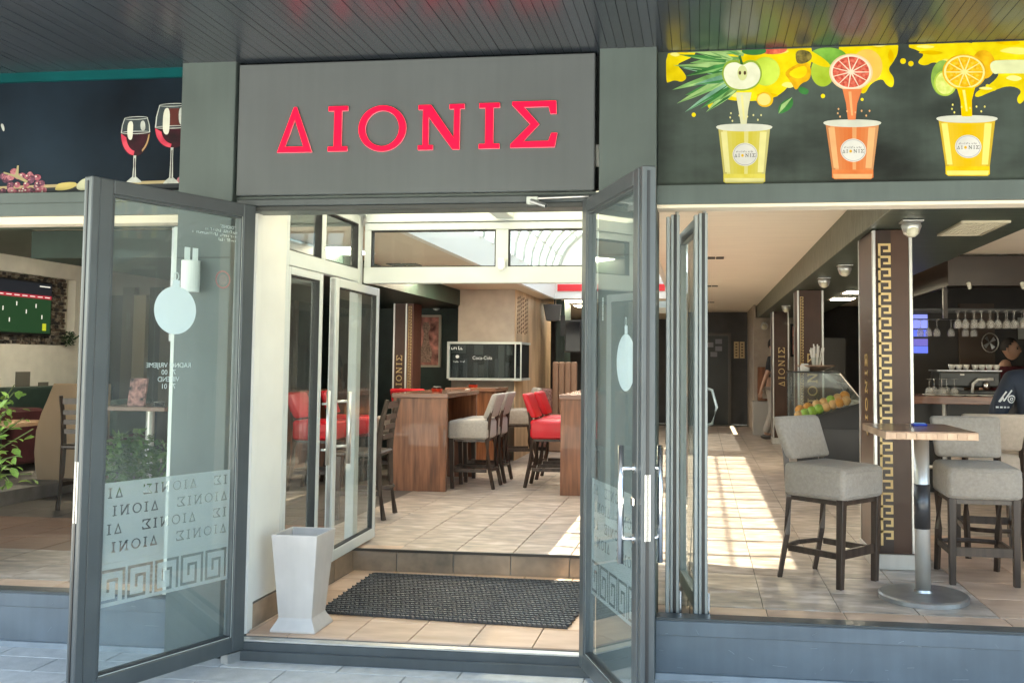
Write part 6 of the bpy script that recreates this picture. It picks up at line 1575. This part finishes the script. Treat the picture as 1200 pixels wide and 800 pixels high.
cup_print(1000, 0, 142, 209, 31, 22, pc_('cup_coral', (.80, .20, .05), (.86, .28, .09)), pc_('cup_coral_light', (.90, .48, .22)), [(989, 105), (1012, 105), (1006, 122), (1004, 141), (995, 141), (993, 122)], pc_('pour_coral', (.82, .24, .09)), 1)
cup_print(1132, 0, 137, 205, 32, 23, pc_('cup_orange', (.88, .56, .0), (.92, .64, .01)), pc_('cup_orange_light', (.97, .84, .22)), [(1121, 103), (1142, 103), (1138, 118), (1138, 137), (1126, 137), (1125, 118)], pc_('pour_orange', (.94, .62, .0)), 2)

# wine banner on the left
lb_ = root('wine_banner', (-5.2, .03, 2.39), 0, 'dark night blue banner with two red wine glasses and pink grapes', 'banner')
MB().box(-7.6, -2.714, .021, .044, 2.393, 3.06).build('banner_board', NB, lb_)
def lX(u): return -3.019 + (u - 158) * .00493
def lZ(v, u=100): return 2.692 - (v - 160) * .0046 + (u - 200) * .00004
LZ = [0]
def pl_(name, pts, mat, lay=1):
    LZ[0] += 1
    P_ = [[(lX(u), lZ(v, u)) for u, v in q] for q in (pts if isinstance(pts[0][0], (tuple, list)) else [pts])]
    return shape(name, P_, mat, lb_, XZ(.0205 - .0005 * lay - .000004 * LZ[0]))
WG = pc_('glass_print', (.62, .66, .62), None, .2, 30); WD = pc_('wine_dark', (.012, .004, .008), (.05, .006, .015), .3); WR = pc_('wine_red', (.62, .02, .08), (.8, .1, .15), .2); BRN = pc_('wine_brown', (.12, .03, .025))
pl_('table_edge_print', [(-260, 219), (222, 214), (222, 220), (-260, 226)], pc_('board_dark', (.04, .05, .06)), 1)
pl_('table_top_print', [(-260, 216), (222, 211), (222, 214.5), (-260, 219.5)], pc_('board_pale', (.55, .45, .25)), 2)
def wine(uc, yt, ym, yb, yf, w):
    H2 = yb - ym
    low = lambda ww, cx=0, dy=0, a0=0, a1=180, n_=16: [(uc + cx + ww * math.cos(R(a0 + (a1 - a0) * i / n_)), ym + dy + H2 * (ww / w) * math.sin(R(a0 + (a1 - a0) * i / n_))) for i in range(n_ + 1)]
    pl_('wine_fill', low(w), WD, 2)
    pl_('upper_glass', [(uc - w * .98, ym), (uc - w * .93, (yt + ym) / 2), (uc - w * .78, yt), (uc + w * .78, yt), (uc + w * .93, (yt + ym) / 2), (uc + w * .98, ym)], pc_('glass_dim', (.05, .07, .08), None, .3, 20), 2)
    pl_('glass_stem', [(uc - 1.6, yb - 1), (uc + 1.6, yb - 1), (uc + 1.4, yb + 12), (uc + 2.2, yf - 6), (uc + 8, yf - 1), (uc + 9, yf + 1), (uc - 9, yf + 1), (uc - 8, yf - 1), (uc - 2.2, yf - 6), (uc - 1.4, yb + 12)], WG, 2)
    pl_('stem_core', [(uc - .5, yb + 2), (uc + .6, yb + 2), (uc + .6, yf - 5), (uc - .6, yf - 5)], WD, 2.5)
    pl_('glass_rim', [ell(uc, yt, w * .79, 2.0, 24), ell(uc, yt, w * .75, 1.2, 24)], WG, 3)
    pl_('wine_surface', [ell(uc, ym, w * .97, 1.9, 24), ell(uc, ym, w * .93, 1.0, 24)], WG, 4)
    e_ = .06
    for sg_ in (-1, 1): pl_('glass_side', [(uc + sg_ * w * .98, ym), (uc + sg_ * w * .93, (yt + ym) / 2), (uc + sg_ * w * .78, yt), (uc + sg_ * w * .73, yt), (uc + sg_ * w * .87, (yt + ym) / 2), (uc + sg_ * w * .91, ym)], WG, 4)
    pl_('glass_shine', blob([(uc - w * .52, yt + 4), (uc - w * .18, yt + 3), (uc - w * .16, ym), (uc - w * .22, ym + 9), (uc - w * .46, ym + 8), (uc - w * .56, ym)]), WHI, 5)
    pl_('glass_shine', blob([(uc + w * .30, yt + 4), (uc + w * .60, yt + 3), (uc + w * .68, ym - 2), (uc + w * .34, ym - 2)]), WG, 5)
    a_ = low(w * .96, 0, 0, 95, 178); b_2 = low(w * .72, w * .10, 2, 100, 170)
    pl_('wine_sheen', a_ + b_2[::-1], WR, 3)
    a_ = low(w * .95, 0, 0, 4, 60); b_2 = low(w * .86, 0, 0, 8, 58)
    pl_('wine_glint', a_ + b_2[::-1], pc_('glint', (.55, .35, .18)), 3)
wine(159, 137, 154, 182, 212, 17.5)
wine(202, 123, 149, 174, 214, 21)
pl_('glass_reflection', [(197, 127), (209, 127), (211, 147), (196, 147)], BRN, 3)
GP = [pc_('grape_%s' % n_, c, c2, .25, 60) for n_, c, c2 in (('pink', (.26, .04, .07), (.50, .16, .22)), ('rose', (.38, .07, .12), (.62, .28, .32)), ('plum', (.07, .02, .05), (.24, .09, .15)))]
for k in range(46):
    u = rnd.uniform(-4, 53); v = rnd.uniform(200, 226) - (6 if 8 < u < 30 else 0) * rnd.random()
    if u > 38 and v < 202: v += 6
    g_ = ell(u, v, rnd.uniform(3.4, 5), rnd.uniform(3.2, 4.4), 12)
    pl_('grape', g_, GP[k % 3], 3); pl_('grape_shine', ell(u - 1.2, v - 1.2, 1.1, .9, 8), GP[1] if k % 3 else WHI, 5)
pl_('grape_stalk', [(18, 200), (20, 189), (22, 189), (22, 200), (34, 208), (32, 210), (16, 202), (4, 198), (4, 196), (14, 199)], pc_('stalk', (.45, .40, .22)), 6)
pl_('cheese', blob([(67, 216), (70, 211), (92, 210), (91, 216), (80, 220), (66, 220)]), pc_('cheese', (.75, .62, .22)), 3)
pl_('cheese', blob([(92, 213), (100, 206), (104, 208), (104, 221), (92, 220)]), pc_('cheese_pale', (.70, .72, .50)), 3)
for u, v in ((216, 205), (220, 210), (213, 211)): pl_('grape', ell(u, v, 4, 3.6, 12), GP[1], 3)
pl_('glass_edge', blob([(-3, 138), (1, 138), (3, 146), (1, 148)]), WG, 3)
# thin paper scrap on the soffit
ps = root('paper_scrap', (-1.45, -.9, 3.045), 0, 'torn scrap of pale paper stuck to the canopy soffit', 'paper scrap')
MB().hexa([(-1.47, -.93, 3.04), (-1.42, -.94, 3.042), (-1.40, -.90, 3.047), (-1.46, -.89, 3.045)], [(-1.47, -.93, 3.043), (-1.42, -.94, 3.045), (-1.40, -.90, 3.05), (-1.46, -.89, 3.048)]).build('scrap', pbr('paper', (.6, .45, .35), .8), ps)
